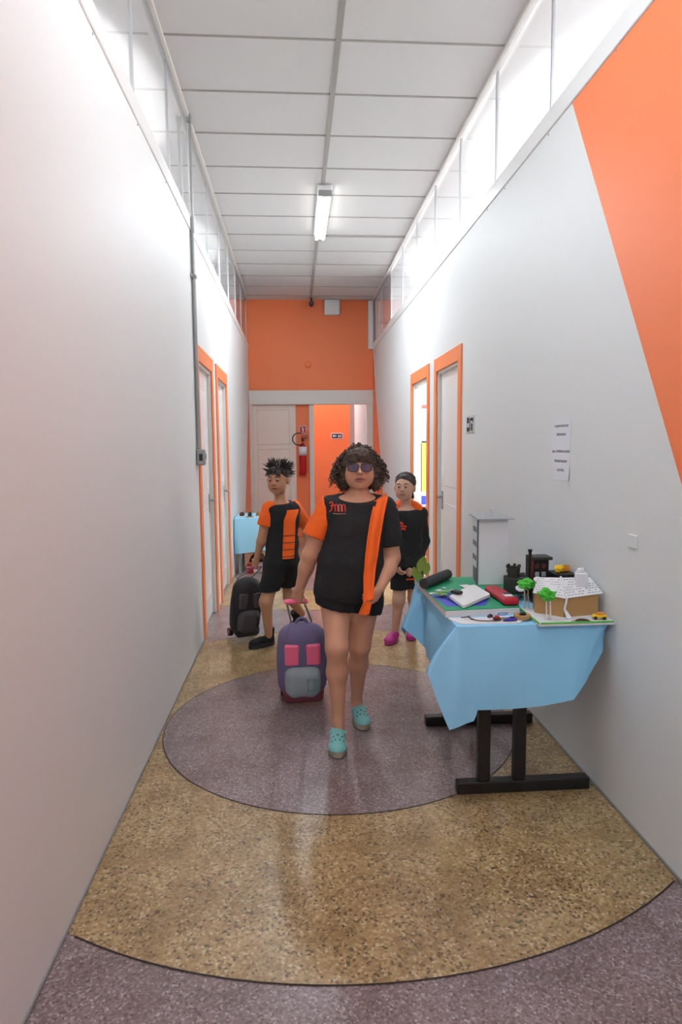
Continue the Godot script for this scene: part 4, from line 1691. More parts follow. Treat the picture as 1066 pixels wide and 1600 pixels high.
# a child's head about c: frame b (x to the viewer's right, y up, z forward), size s, fullness of the cheeks
func head(c: Vector3, b: Basis, s: float, full: float) -> Array:
	var P = func(x: float, y: float, z: float) -> Vector3: return c + b * (Vector3(x, y, z) * s)
	var o := []
	o.append(egg(P.call(0, 0.028, -0.018), Vector3(0.074, 0.077, 0.088) * s, 0.02, b))
	o.append(egg(P.call(0, -0.022, 0.018), Vector3(0.06 + 0.006 * full, 0.076, 0.062) * s, 0.03, b))
	for q in [-1.0, 1.0]:
		o.append(egg(P.call(q * 0.03, -0.038, 0.036), Vector3(0.031 + 0.007 * full, 0.034, 0.032) * s, 0.025 * s, b))
		o.append(egg(P.call(q * 0.03, -0.064, 0.016), Vector3(0.024 + 0.004 * full, 0.026, 0.034) * s, 0.025 * s, b))
	o.append(egg(P.call(0, -0.083, 0.04), Vector3(0.026, 0.019, 0.023) * s, 0.022 * s, b))
	for q in [-1.0, 1.0]:
		o.append(egg(P.call(q * 0.029, 0.006, 0.088), Vector3(0.02, 0.013, 0.018) * s, 0.016 * s, b, true))
		o.append(egg(P.call(q * 0.029, 0.004, 0.0665), Vector3(0.0155, 0.0125, 0.0135) * s, 0.006 * s, b))
	o.append(cap(P.call(0, 0.014, 0.077), P.call(0, -0.019, 0.0955), 0.0085 * s, 0.0115 * s, 0.011 * s))
	for q in [-1.0, 1.0]:
		o.append(cap(P.call(q * 0.017, 0.0125, 0.079), P.call(q * 0.041, 0.012, 0.0745), 0.0042 * s, 0.0042 * s, 0.003 * s))
		o.append(egg(P.call(q * 0.0105, -0.0225, 0.083), Vector3(0.0075, 0.0065, 0.008) * s, 0.007 * s, b))
		o.append(cap(P.call(q * 0.012, 0.027, 0.078), P.call(q * 0.042, 0.026, 0.064), 0.007 * s, 0.006 * s, 0.014 * s))
		o.append(egg(P.call(q * 0.075, -0.008, -0.012), Vector3(0.011, 0.03, 0.02) * s, 0.008 * s, b * Basis(Vector3.UP, q * 0.4)))
	o.append(egg(P.call(0, -0.0465, 0.0785), Vector3(0.023, 0.0058, 0.0085) * s, 0.006 * s, b))
	o.append(egg(P.call(0, -0.0585, 0.0755), Vector3(0.019, 0.007, 0.0095) * s, 0.006 * s, b))
	for q in [-1.0, 1.0]:
		o.append(cap(P.call(0, -0.0523, 0.087), P.call(q * 0.024, -0.056, 0.0755), 0.003 * s, 0.0026 * s, 0.003 * s, true))
	return o


func lin(h: String) -> Color:
	return Color(h).srgb_to_linear()


# skin with coloured lips and a little blush
func face_paint(c: Vector3, b: Basis, s: float, skin: Color, lips: Color) -> Callable:
	return func(p: Vector3, _n: Vector3) -> Color:
		var q := b.inverse() * (p - c) / s
		var w := Vector2(q.x / 0.022, (q.y + 0.0525) / 0.0115).length()
		var col := skin
		if q.z > 0.05:
			col = skin.lerp(lips, clampf(1.5 - w * 1.2, 0.0, 1.0))
			var ml := absf(q.y + 0.0523 + absf(q.x) * 0.16)
			if absf(q.x) < 0.026:
				col = col.lerp(Color(lips.r * 0.42, lips.g * 0.36, lips.b * 0.36), clampf(1.4 - ml / 0.0024, 0.0, 1.0))
		var bl := minf(Vector2(q.x - 0.036, q.y + 0.03).length(), Vector2(q.x + 0.036, q.y + 0.03).length())
		return col.lerp(Color(col.r * 1.02, col.g * 0.86, col.b * 0.84), clampf(1.0 - bl / 0.024, 0.0, 1.0) * (0.8 if q.z > 0.02 else 0.0))


func eyes(parent: Node, c: Vector3, b: Basis, s: float, iris: Material, brow: Material, brows := true):
	for q in [-1.0, 1.0]:
		var e := c + b * (Vector3(q * 0.029, 0.004, 0.0705) * s)
		var st := mb()
		lathe(st, [Vector2(0, -0.0108), Vector2(0.0055, -0.0093), Vector2(0.0093, -0.0054), Vector2(0.0108, 0), Vector2(0.0093, 0.0054), Vector2(0.0055, 0.0093), Vector2(0, 0.0108)], 14, Transform3D(b.scaled(Vector3.ONE * s), e) * Transform3D(Basis(Vector3.RIGHT, PI / 2), Vector3.ZERO))
		var ball := obj("eye", done(st), M.eye_white, parent)
		st = mb()
		lathe(st, [Vector2(0.0068, -0.0008), Vector2(0.0058, 0.0009), Vector2(0.0, 0.0016)], 12, Transform3D(b.scaled(Vector3.ONE * s), e) * Transform3D(Basis(Vector3.RIGHT, PI / 2), Vector3(0, 0, 0.0094)))
		obj("iris", done(st), iris, ball)
		if brows:
			st = mb()
			var pts := []
			for i in 6:
				var u := i / 5.0
				pts.append(c + b * (Vector3(q * (0.013 + 0.032 * u), 0.0295 + 0.004 * sin(u * PI) - 0.003 * u, 0.0855 - 0.0155 * u * u) * s))
			tube(st, pts, [0.0022 * s, 0.0032 * s, 0.0032 * s, 0.003 * s, 0.0024 * s, 0.0012 * s], 6)
			obj("eyebrow", done(st), brow, parent)


# ---------------------------------------------------------------- the three children and what they carry

func person(called: String, label: String) -> Node3D:
	return thing(called, label, "person")


# one closed shoe: heel point on the floor, direction, size; clog or ankle shoe
func shoe(parent: Node, heel: Vector3, dir: Vector3, l: float, up: Material, sole: Material, clog: bool):
	var d := Vector3(dir.x, dir.y, dir.z).normalized()
	var sd := d.cross(Vector3.UP).normalized()
	var u := sd.cross(d)
	var b := Basis(sd, u, d)
	var P = func(x: float, y: float, z: float) -> Vector3: return heel + b * (Vector3(x, y, z) * l)
	var o := blank()
	var pr := []
	pr.append(egg(P.call(0, 0.2, 0.2), Vector3(0.175, 0.2, 0.2) * l, 0.05 * l, b))
	pr.append(egg(P.call(0.0, 0.17, 0.5), Vector3(0.175, 0.19, 0.28) * l, 0.08 * l, b))
	pr.append(egg(P.call(0.0, 0.13, 0.76), Vector3(0.2, 0.17, 0.22) * l, 0.08 * l, b))
	if not clog:
		pr.append(cap(P.call(0, 0.25, 0.2), P.call(0, 0.55, 0.16), 0.16 * l, 0.165 * l, 0.05 * l))
	nets(o, pr, 0.006, plain, [[-u, P.call(0, 0.12, 0)], [u, P.call(0, 0.62, 0)]])
	var sh := obj("shoe", to_mesh(o), up, parent)
	var st := mb()
	var ol := PackedVector2Array()
	for i in 28:
		var a := TAU * i / 28.0
		var z := 0.49 + 0.5 * cos(a)
		var w := 0.18 + 0.045 * smoothstep(0.3, 0.8, z)
		ol.append(Vector2(sin(a) * w * l * (1.0 if absf(cos(a)) < 0.8 else 1.05), z * l))
	prism(st, ol, 0.13 * l, Transform3D(Basis(-sd, d, u), heel + u * 0.015 * l))
	obj("sole", done(st), sole, sh)
	st = mb()
	prism(st, ol, 0.02 * l, Transform3D(Basis(-sd, d, u), heel))
	obj("tread", done(st), M.black_plastic, sh)
	if clog:
		for k in 7:
			var x: float = [-0.09, 0.0, 0.09, -0.12, 0.12, -0.05, 0.05][k]
			var z: float = [0.6, 0.58, 0.6, 0.72, 0.72, 0.72, 0.72][k]
			var p := onto(pr, P.call(x, 0.7, z), -u, 0.0)
			st = mb()
			tube(st, [p - u * 0.002, p + u * 0.0012], 0.0042, 8)
			obj("vent_hole", done(st), M.hole_dark, sh)
		st = mb()
		var pts := []
		for i in 11:
			var a := PI * i / 10.0
			pts.append(P.call(cos(a) * 0.168, 0.27 - 0.04 * sin(a), 0.3 - sin(a) * 0.28))
		tube(st, pts, 0.0045, 6)
		obj("heel_strap", done(st), up, sh)


# a wheeled school bag: wheels at, leaning back direction, with pull handle to the hand
func trolley_bag(called: String, label: String, foot: Vector3, up: Vector3, yaw: float, size: Vector3, grip: Vector3, mats: Array, lumps: bool):
	var t := thing(called, label, "school bag", foot)
	var u := up.normalized()
	var x := Vector3(cos(yaw), 0, -sin(yaw))
	x = (x - u * x.dot(u)).normalized()
	var z := x.cross(u)
	var b := Basis(x, u, z)
	var T := Transform3D(b, Vector3.ZERO)
	var w := size.x
	var h := size.y
	var d := size.z
	# main body, soft and rounded at the top
	var pr := [cap(T * Vector3(-w * 0.5 + d * 0.38, 0.06 + d * 0.36, 0), T * Vector3(-w * 0.5 + d * 0.42, h - d * 0.45, 0), d * 0.42, d * 0.42, 0.08)]
	pr.append(cap(T * Vector3(w * 0.5 - d * 0.38, 0.06 + d * 0.36, 0), T * Vector3(w * 0.5 - d * 0.42, h - d * 0.45, 0), d * 0.42, d * 0.42, 0.08))
	pr.append(egg(T * Vector3(0, h * 0.5 + 0.02, 0), Vector3(w * 0.48, h * 0.48, d * 0.48), 0.05, b))
	cloth_obj("bag_body", pr, 0.008, mats[0], t, [[-u, T * Vector3(0, 0.045, 0)]])
	# front pocket, side patch and two bright panels above
	var fp := [cap(T * Vector3(-w * 0.2, h * 0.24, d * 0.44), T * Vector3(-w * 0.2, h * 0.44, d * 0.44), d * 0.26, d * 0.26, 0.05), cap(T * Vector3(w * 0.2, h * 0.24, d * 0.44), T * Vector3(w * 0.2, h * 0.44, d * 0.44), d * 0.26, d * 0.26, 0.05), egg(T * Vector3(0, h * 0.34, d * 0.44), Vector3(w * 0.3, h * 0.2, d * 0.24), 0.04, b)]
	var pk := cloth_obj("front_pocket", fp, 0.007, mats[1], t, [[-u, T * Vector3(0, 0.06, 0)]])
	var st0 := mb()
	bx(st0, Vector3(w * 0.2, h * 0.34, d * 0.69), Vector3(w * 0.26, h * 0.18, 0.012), 0.006, T)
	obj("pocket_patch", done(st0), mats[5], pk)
	for s in [-1.0, 1.0]:
		st0 = mb()
		bx(st0, Vector3(s * w * 0.215, h * 0.69, d * 0.44), Vector3(w * 0.31, h * 0.27, d * 0.2), 0.016, T)
		obj("bright_panel", done(st0), mats[2], t)
	var st := mb()
	bx(st, Vector3(0, 0.075, d * 0.1), Vector3(w * 0.86, 0.08, d * 1.05), 0.02, T)
	obj("bottom_guard", done(st), mats[3], t)
	st = mb()
	var zp := []
	for i in 13:
		var a := PI * i / 12.0
		zp.append(T * Vector3(cos(a) * w * 0.47, h * 0.62 + sin(a) * h * 0.33, d * 0.2))
	tube(st, zp, 0.005, 6)
	obj("zip", done(st), M.grey_metal, t)
	for s in [-1.0, 1.0]:
		st = mb()
		var c: Vector3 = T * Vector3(s * w * 0.42, 0.032, -d * 0.35)
		tube(st, [c - x * 0.014, c + x * 0.014], 0.032, 16)
		var wh := obj("wheel", done(st), M.black_plastic, t)
		st = mb()
		tube(st, [c - x * 0.0155, c + x * 0.0155], 0.016, 12)
		obj("hub", done(st), mats[4], wh)
	# pull handle: two thin tubes, then the grip
	var g := grip - foot
	var gx := x * 0.045
	for s in [-1.0, 1.0]:
		st = mb()
		tube(st, [T * Vector3(s * 0.06, h * 0.5, -d * 0.45), T * Vector3(s * 0.058, h * 0.98, -d * 0.42), g - u * 0.02 + gx * s, g + gx * s], 0.006, 8)
		obj("handle_tube", done(st), M.grey_metal, t)
	st = mb()
	tube(st, [g - gx * 1.3, g - gx * 0.6, g + gx * 0.6, g + gx * 1.3], [0.011, 0.013, 0.013, 0.011], 12)
	obj("grip", done(st), mats[4], t)
	if lumps:
		st = mb()
		var lp := []
		for i in 9:
			var a := PI * i / 8.0
			lp.append(T * Vector3(cos(a) * 0.035, h * 0.98 + sin(a) * 0.05, 0.0))
		tube(st, lp, 0.009, 8)
		obj("carry_loop", done(st), mats[0], t)
	return t


# bands of hair springing in loose spirals from the scalp
func curls(st: SurfaceTool, roots: Array, sides := 5):
	for q in roots:
		# [root, outward, length, spiral radius, turns, thickness, droop]
		var p: Vector3 = q[0]
		var dir: Vector3 = q[1]
		var n := 7 + int(q[4] * 6.0)
		var ph := rng.randf() * TAU
		var pts := []
		var rads := []
		var sd := dir.cross(Vector3(0.3, 0.9, 0.2)).normalized()
		for i in n:
			var u := i / (n - 1.0)
			var up2 := sd.cross(dir).normalized()
			var a: float = ph + u * q[4] * TAU
			var rr: float = q[3] * minf(u * 4.0, 1.0)
			pts.append(p + (sd * cos(a) + up2 * sin(a)) * rr)
			rads.append(q[5] * (1.0 - 0.7 * u * u))
			p += dir * q[2] / (n - 1.0)
			dir = (dir + Vector3(0, -q[6] / (n - 1.0), 0)).normalized()
			sd = (sd - dir * sd.dot(dir)).normalized()
		tube(st, pts, rads, sides)


func stroke_on(st: SurfaceTool, prims: Array, pts: Array, z: float, r: float):
	var out := []
	for p in pts:
		out.append(onto(prims, Vector3(p.x, p.y, z), Vector3(0, 0, -1), r * 0.5))
	tube(st, out, r, 6)


func people():
	hexmat("eye_white", "e9e4de", 0.25)
	hexmat("iris_brown", "2e1c12", 0.2)
	hexmat("hair_dark", "4a392d", 0.55)
	hexmat("hair_black", "352b26", 0.5)
	hexmat("shirt_black", "212123", 0.9)
	hexmat("shorts_black", "1b1b1d", 0.9)
	hexmat("shirt_orange", "ff6a1a", 0.8)
	hexmat("logo_red", "e0402c", 0.7)
	hexmat("logo_pink", "b87a6c", 0.7)
	hexmat("lens_frame", "3a2f45", 0.3)
	hexmat("clog_blue", "7fc3c0", 0.55)
	hexmat("clog_sole", "a39b88", 0.6)
	hexmat("clog_pink", "c2378c", 0.5)
	hexmat("hole_dark", "2f4a4c", 0.7)
	hexmat("bag_purple", "73688c", 0.7)
	hexmat("bag_teal", "9da8ad", 0.7)
	hexmat("bag_patch", "7d9b96", 0.7)
	hexmat("bag_pink", "ff7499", 0.6)
	hexmat("bag_maroon", "6d3340", 0.7)
	hexmat("bag_dark", "242327", 0.7)
	hexmat("bag_grey", "4b464a", 0.7)
	hexmat("bag_rose", "b0627a", 0.6)
	hexmat("sock_white", "d8cfd0", 0.8)
	var ln := mat("lens", Color(0.36, 0.30, 0.42, 0.62), 0.08)
	ln.transparency = BaseMaterial3D.TRANSPARENCY_ALPHA
	var sk := mat("skin", Color.WHITE, 0.5)
	sk.vertex_color_use_as_albedo = true
	sk.subsurf_scatter_enabled = true
	sk.subsurf_scatter_strength = 0.08
	walking_girl()
	boy()
	hooded_girl()


func walking_girl():
	var t := person("person", "child in glasses with dark curly hair, black shirt with one orange sleeve, walking forward")
	var skin := lin("d49c7e")
	var lip := lin("b0675c")
	var out := blank()
	var C := Vector3(0.307, 1.344, -3.135)
	var B := Basis(Vector3.UP, -0.07) * Basis(Vector3.RIGHT, -0.03)
	var S := 0.96
	var torso := [
		egg(Vector3(0.254, 0.725, -3.165), Vector3(0.15, 0.105, 0.112), 0.06),
		egg(Vector3(0.262, 0.875, -3.145), Vector3(0.152, 0.145, 0.122), 0.06),
		egg(Vector3(0.288, 1.05, -3.155), Vector3(0.142, 0.135, 0.104), 0.06),
		cap(Vector3(0.172, 1.155, -3.165), Vector3(0.432, 1.145, -3.165), 0.048, 0.048, 0.06),
		egg(Vector3(0.303, 1.17, -3.16), Vector3(0.085, 0.055, 0.065), 0.05)]
	var armr := [cap(Vector3(0.15, 1.15, -3.16), Vector3(0.066, 0.925, -3.172), 0.048, 0.038, 0.03),
		cap(Vector3(0.066, 0.925, -3.172), Vector3(0.046, 0.86, -3.19), 0.038, 0.037, 0.02), cap(Vector3(0.046, 0.86, -3.19), Vector3(0.012, 0.742, -3.222), 0.037, 0.0235, 0.02)]
	var arml := [cap(Vector3(0.448, 1.135, -3.16), Vector3(0.468, 0.905, -3.155), 0.048, 0.039, 0.03),
		cap(Vector3(0.468, 0.905, -3.155), Vector3(0.444, 0.855, -3.12), 0.039, 0.037, 0.02), cap(Vector3(0.444, 0.855, -3.12), Vector3(0.388, 0.768, -3.05), 0.037, 0.024, 0.02)]
	var legr := [cap(Vector3(0.19, 0.69, -3.15), Vector3(0.186, 0.49, -3.055), 0.078, 0.053, 0.03), cap(Vector3(0.186, 0.49, -3.055), Vector3(0.188, 0.36, -3.085), 0.05, 0.049, 0.03),
		cap(Vector3(0.188, 0.36, -3.085), Vector3(0.192, 0.12, -3.10), 0.049, 0.028, 0.03), cap(Vector3(0.192, 0.12, -3.10), Vector3(0.192, 0.05, -3.09), 0.028, 0.03, 0.02)]
	var legl := [cap(Vector3(0.33, 0.68, -3.17), Vector3(0.308, 0.46, -3.185), 0.078, 0.053, 0.03), cap(Vector3(0.308, 0.46, -3.185), Vector3(0.308, 0.34, -3.26), 0.05, 0.048, 0.03),
		cap(Vector3(0.308, 0.34, -3.26), Vector3(0.31, 0.10, -3.385), 0.048, 0.028, 0.03), cap(Vector3(0.31, 0.10, -3.385), Vector3(0.312, 0.05, -3.375), 0.028, 0.03, 0.02)]
	var neck := [cap(Vector3(0.302, 1.15, -3.17), Vector3(0.306, 1.27, -3.15), 0.052, 0.046, 0.03)]
	var paint := func(_p: Vector3, _n: Vector3) -> Color: return skin
	nets(out, torso + armr + arml + legr + legl + neck, 0.01, paint)
	nets(out, head(C, B, S, 1.0), 0.0045, face_paint(C, B, S, skin, lip))
	var grip := Vector3(-0.006, 0.672, -3.262)
	nets(out, hand(Vector3(0.012, 0.742, -3.222), Vector3(-0.05, -0.2, -0.09), Vector3(0.55, 0.0, -0.8), -1.0, 0.75, 0.92), 0.0034, paint)
	nets(out, hand(Vector3(0.388, 0.768, -3.05), Vector3(-0.16, -0.14, 0.13), Vector3(-0.55, 0.2, -0.8), 1.0, 0.7, 0.92), 0.0034, paint)
	obj("body", to_mesh(out), M.skin, t)
	eyes(t, C, B, S, M.iris_brown, M.hair_dark)
	# shirt, sleeves, shorts
	var sp := grown(torso, 0.014)
	sp.append(egg(Vector3(0.256, 0.77, -3.158), Vector3(0.166, 0.115, 0.13), 0.05))
	var shirt := cloth_obj("shirt", sp, 0.0085, M.shirt_black, t, [[Vector3(-0.12, -1, 0), Vector3(0.2, 0.712, 0)], [Vector3(0, 0.9, 0.35), Vector3(0.303, 1.2, -3.13)]], 0.006, 14.0)
	cloth_obj("orange_sleeve", [cap(Vector3(0.168, 1.155, -3.162), Vector3(0.075, 0.985, -3.172), 0.064, 0.064, 0.02)], 0.0075, M.shirt_orange, t, [[Vector3(-0.35, -0.93, 0), Vector3(0.092, 1.012, -3.17)], [Vector3(1, 0.15, 0), Vector3(0.152, 1.1, 0)]], 0.004, 16.0)
	cloth_obj("black_sleeve", [cap(Vector3(0.432, 1.14, -3.162), Vector3(0.466, 0.94, -3.155), 0.064, 0.063, 0.02)], 0.0075, M.shirt_black, t, [[Vector3(0.1, -0.99, 0), Vector3(0.466, 0.965, -3.155)]], 0.004, 16.0)
	var cf := mb()
	var ring := []
	for i in 24:
		var a := TAU * i / 24.0
		ring.append(Vector3(0.304 + cos(a) * 0.062, 1.197 - sin(a) * 0.02, -3.155 + sin(a) * 0.06))
	tube(cf, ring, 0.007, 8, true)
	obj("collar", done(cf), M.shirt_black, shirt)
	# the badge on the chest
	var lg := mb()
	for q in [[[0.160, 1.180], [0.168, 1.187], [0.176, 1.184], [0.172, 1.165], [0.168, 1.148], [0.159, 1.143]], [[0.164, 1.168], [0.184, 1.172]]]:
		var pts := []
		for p in q:
			pts.append(Vector3(p[0], p[1], 0))
		stroke_on(lg, sp, pts, -2.95, 0.0035)
	obj("badge_figure", done(lg), M.logo_red, shirt)
	for k in 3:
		lg = mb()
		var x0 := 0.186 + 0.017 * k
		stroke_on(lg, sp, [Vector3(x0, 1.143, 0), Vector3(x0, 1.172, 0), Vector3(x0 + 0.006, 1.177, 0), Vector3(x0 + 0.012, 1.172, 0), Vector3(x0 + 0.012, 1.143, 0)], -2.95, 0.0032)
		obj("badge_letter", done(lg), M.logo_red if k != 1 else M.logo_pink, shirt)
	lg = mb()
	stroke_on(lg, sp, [Vector3(0.176, 1.134, 0), Vector3(0.2, 1.132, 0), Vector3(0.235, 1.135, 0)], -2.95, 0.0022)
	obj("badge_underline", done(lg), M.logo_pink, shirt)
	var ho := grown([legr[0], legl[0]], 0.019)
	ho.append(egg(Vector3(0.252, 0.73, -3.165), Vector3(0.156, 0.08, 0.12), 0.05))
	cloth_obj("shorts", ho, 0.0085, M.shorts_black, t, [[Vector3(-0.21, -1, 0), Vector3(0.20, 0.665, 0)], [Vector3(0, 1, 0), Vector3(0, 0.80, 0)]], 0.003, 16.0)
	# glasses
	var gf := mb()
	for q in [-1.0, 1.0]:
		var rim := []
		for i in 20:
			var a := TAU * i / 20.0
			var sx := signf(cos(a)) * pow(absf(cos(a)), 0.6)
			var sy := signf(sin(a)) * pow(absf(sin(a)), 0.6)
			rim.append(C + B * (Vector3(q * 0.0315 + sx * 0.0255, 0.004 + sy * 0.0185, 0.0985 - absf(q * 0.0315 + sx * 0.0255) * 0.12) * S))
		tube(gf, rim, 0.0024, 6, true)
		tube(gf, [C + B * (Vector3(q * 0.056, 0.012, 0.092) * S), C + B * (Vector3(q * 0.077, 0.012, 0.07) * S), C + B * (Vector3(q * 0.083, 0.01, 0.0) * S)], 0.0022, 6)
	tube(gf, [C + B * (Vector3(-0.007, 0.008, 0.098) * S), C + B * (Vector3(0, 0.011, 0.1) * S), C + B * (Vector3(0.007, 0.008, 0.098) * S)], 0.0022, 6)
	var fr := obj("glasses", done(gf), M.lens_frame, t)
	for q in [-1.0, 1.0]:
		var ol := PackedVector2Array()
		for i in 20:
			var a := TAU * i / 20.0
			ol.append(Vector2(signf(cos(a)) * pow(absf(cos(a)), 0.6) * 0.0255 * S, signf(sin(a)) * pow(absf(sin(a)), 0.6) * 0.0185 * S))
		gf = mb()
		prism(gf, ol, 0.0014, Transform3D(B * Basis(Vector3.UP, q * 0.12), C + B * (Vector3(q * 0.0315, 0.004, 0.0942) * S)))
		obj("lens", done(gf), M.lens, fr)
	# hair: a full cap and loose curls down to the shoulders
	var hp := [egg(C + B * Vector3(0, 0.028, -0.024), Vector3(0.085, 0.078, 0.088), 0.02), egg(C + B * Vector3(-0.078, -0.03, -0.03), Vector3(0.034, 0.08, 0.058), 0.03),
		egg(C + B * Vector3(0.078, -0.03, -0.03), Vector3(0.036, 0.082, 0.06), 0.03), egg(C + B * Vector3(0, -0.03, -0.075), Vector3(0.085, 0.085, 0.04), 0.03),
		egg(C + B * Vector3(0, 0.062, 0.05), Vector3(0.062, 0.032, 0.036), 0.02)]
	var ho2 := blank()
	nets(ho2, hp, 0.007, plain, [], 0.012, 45.0)
	var hair := obj("hair", to_mesh(ho2), M.hair_dark, t)
	var roots := []
	for i in 460:
		var a := rng.randf() * TAU
		var y := rng.randf_range(-0.75, 1.0)
		var rr := sqrt(1.0 - y * y)
		var d := Vector3(cos(a) * rr, y, sin(a) * rr)
		var front := d.z > 0.42 * rr and d.y < 0.62
		if front and absf(d.x) < 0.86:
			continue
		var root: Vector3 = C + B * (Vector3(0, 0.012, -0.022) + d * Vector3(0.082, 0.076, 0.084))
		var len := 0.045 + 0.085 * clampf(0.9 - d.y, 0.0, 1.0)
		if y < 0.0:
			len = 0.07 + 0.03 * rng.randf()
		if d.z > 0.3 and d.y >= 0.6:
			# the fringe
			roots.append([root, (d + Vector3(d.x * 0.5, -0.15, 0.55)).normalized(), 0.058 + 0.02 * rng.randf(), 0.005, 2.0, 0.0045, 2.6])
			continue
		roots.append([root, (d * Vector3(1.0, 0.75, 0.8) + Vector3(0, -0.25, 0)).normalized(), len * rng.randf_range(0.8, 1.1), rng.randf_range(0.006, 0.011), rng.randf_range(2.0, 3.4), 0.0042, 2.4])
	for i in 90:
		var x := rng.randf_range(-0.058, 0.058)
		var root2: Vector3 = C + B * Vector3(x, 0.074 - absf(x) * 0.3, 0.062 - x * x * 7.0)
		roots.append([root2, B * Vector3(x * 3.0, -0.1, 0.5).normalized(), rng.randf_range(0.042, 0.056), 0.004, 1.6, 0.0042, 3.2])
	var cs := mb()
	curls(cs, roots)
	var cm := obj("curl", done(cs), M.hair_dark, hair)
	cm.set_meta("kind", "stuff")
	# clogs
	shoe(t, Vector3(0.19, 0.0, -3.135), Vector3(-0.06, 0.0, 1), 0.222, M.clog_blue, M.clog_sole, true)
	shoe(t, Vector3(0.312, 0.0, -3.42), Vector3(0.1, 0.0, 1), 0.215, M.clog_blue, M.clog_sole, true)
	# orange strap hung over the left shoulder down to the hand
	var sb := thing("orange_strap", "wide folded orange cloth strap over the walking child's shoulder down to the hand", "strap")
	var path := [Vector3(0.415, 1.175, -3.27), Vector3(0.412, 1.21, -3.19), Vector3(0.406, 1.195, -3.10), Vector3(0.385, 1.12, 0), Vector3(0.366, 1.02, 0), Vector3(0.352, 0.93, 0), Vector3(0.34, 0.85, 0), Vector3(0.334, 0.78, -2.995), Vector3(0.33, 0.735, -2.975)]
	var surf := sp
	var g := []
	for i in 25:
		var u := i / 24.0 * (path.size() - 1)
		var k := mini(int(u), path.size() - 2)
		var row := []
		for j in 7:
			var v := (j - 3) / 3.0
			var ps := []
			for kk in [k, k + 1]:
				var p: Vector3 = path[kk]
				var wd: float = 0.034 - 0.012 * smoothstep(4.0, 8.0, kk)
				var q := p + Vector3(wd * v, wd * v * 0.25, 0)
				if p.z == 0.0:
					q = onto(surf, Vector3(q.x, q.y, -2.9), Vector3(0, 0, -1), 0.013)
				ps.append(q)
			var pp: Vector3 = ps[0].lerp(ps[1], u - k)
			pp.z += 0.006 * cos(v * 5.0) + 0.003 * sin(u * 4.0 + v * 2.0)
			row.append(pp)
		g.append(row)
	var ss := mb()
	sheet(ss, g, 0.005)
	obj("band", done(ss), M.shirt_orange, sb)
	g = []
	for i in 6:
		var u := i / 5.0
		var row := []
		for j in 4:
			row.append(Vector3(0.327 - 0.02 * u + (j - 1.5) * (0.013 + 0.004 * u), 0.73 - 0.06 * u, -2.972 + 0.006 * cos(j * 2.2 + u * 2.0)))
		g.append(row)
	ss = mb()
	sheet(ss, g, 0.004)
	obj("loose_end", done(ss), M.shirt_orange, sb)
	trolley_bag("rolling_backpack", "purple wheeled school bag with pink panels pulled by the child in glasses", Vector3(0.022, 0.0, -3.66), Vector3(0.0, 1.0, 0.17), 0.03, Vector3(0.265, 0.47, 0.17), grip, [M.bag_purple, M.bag_teal, M.bag_pink, M.bag_maroon, M.bag_pink, M.bag_patch], true)


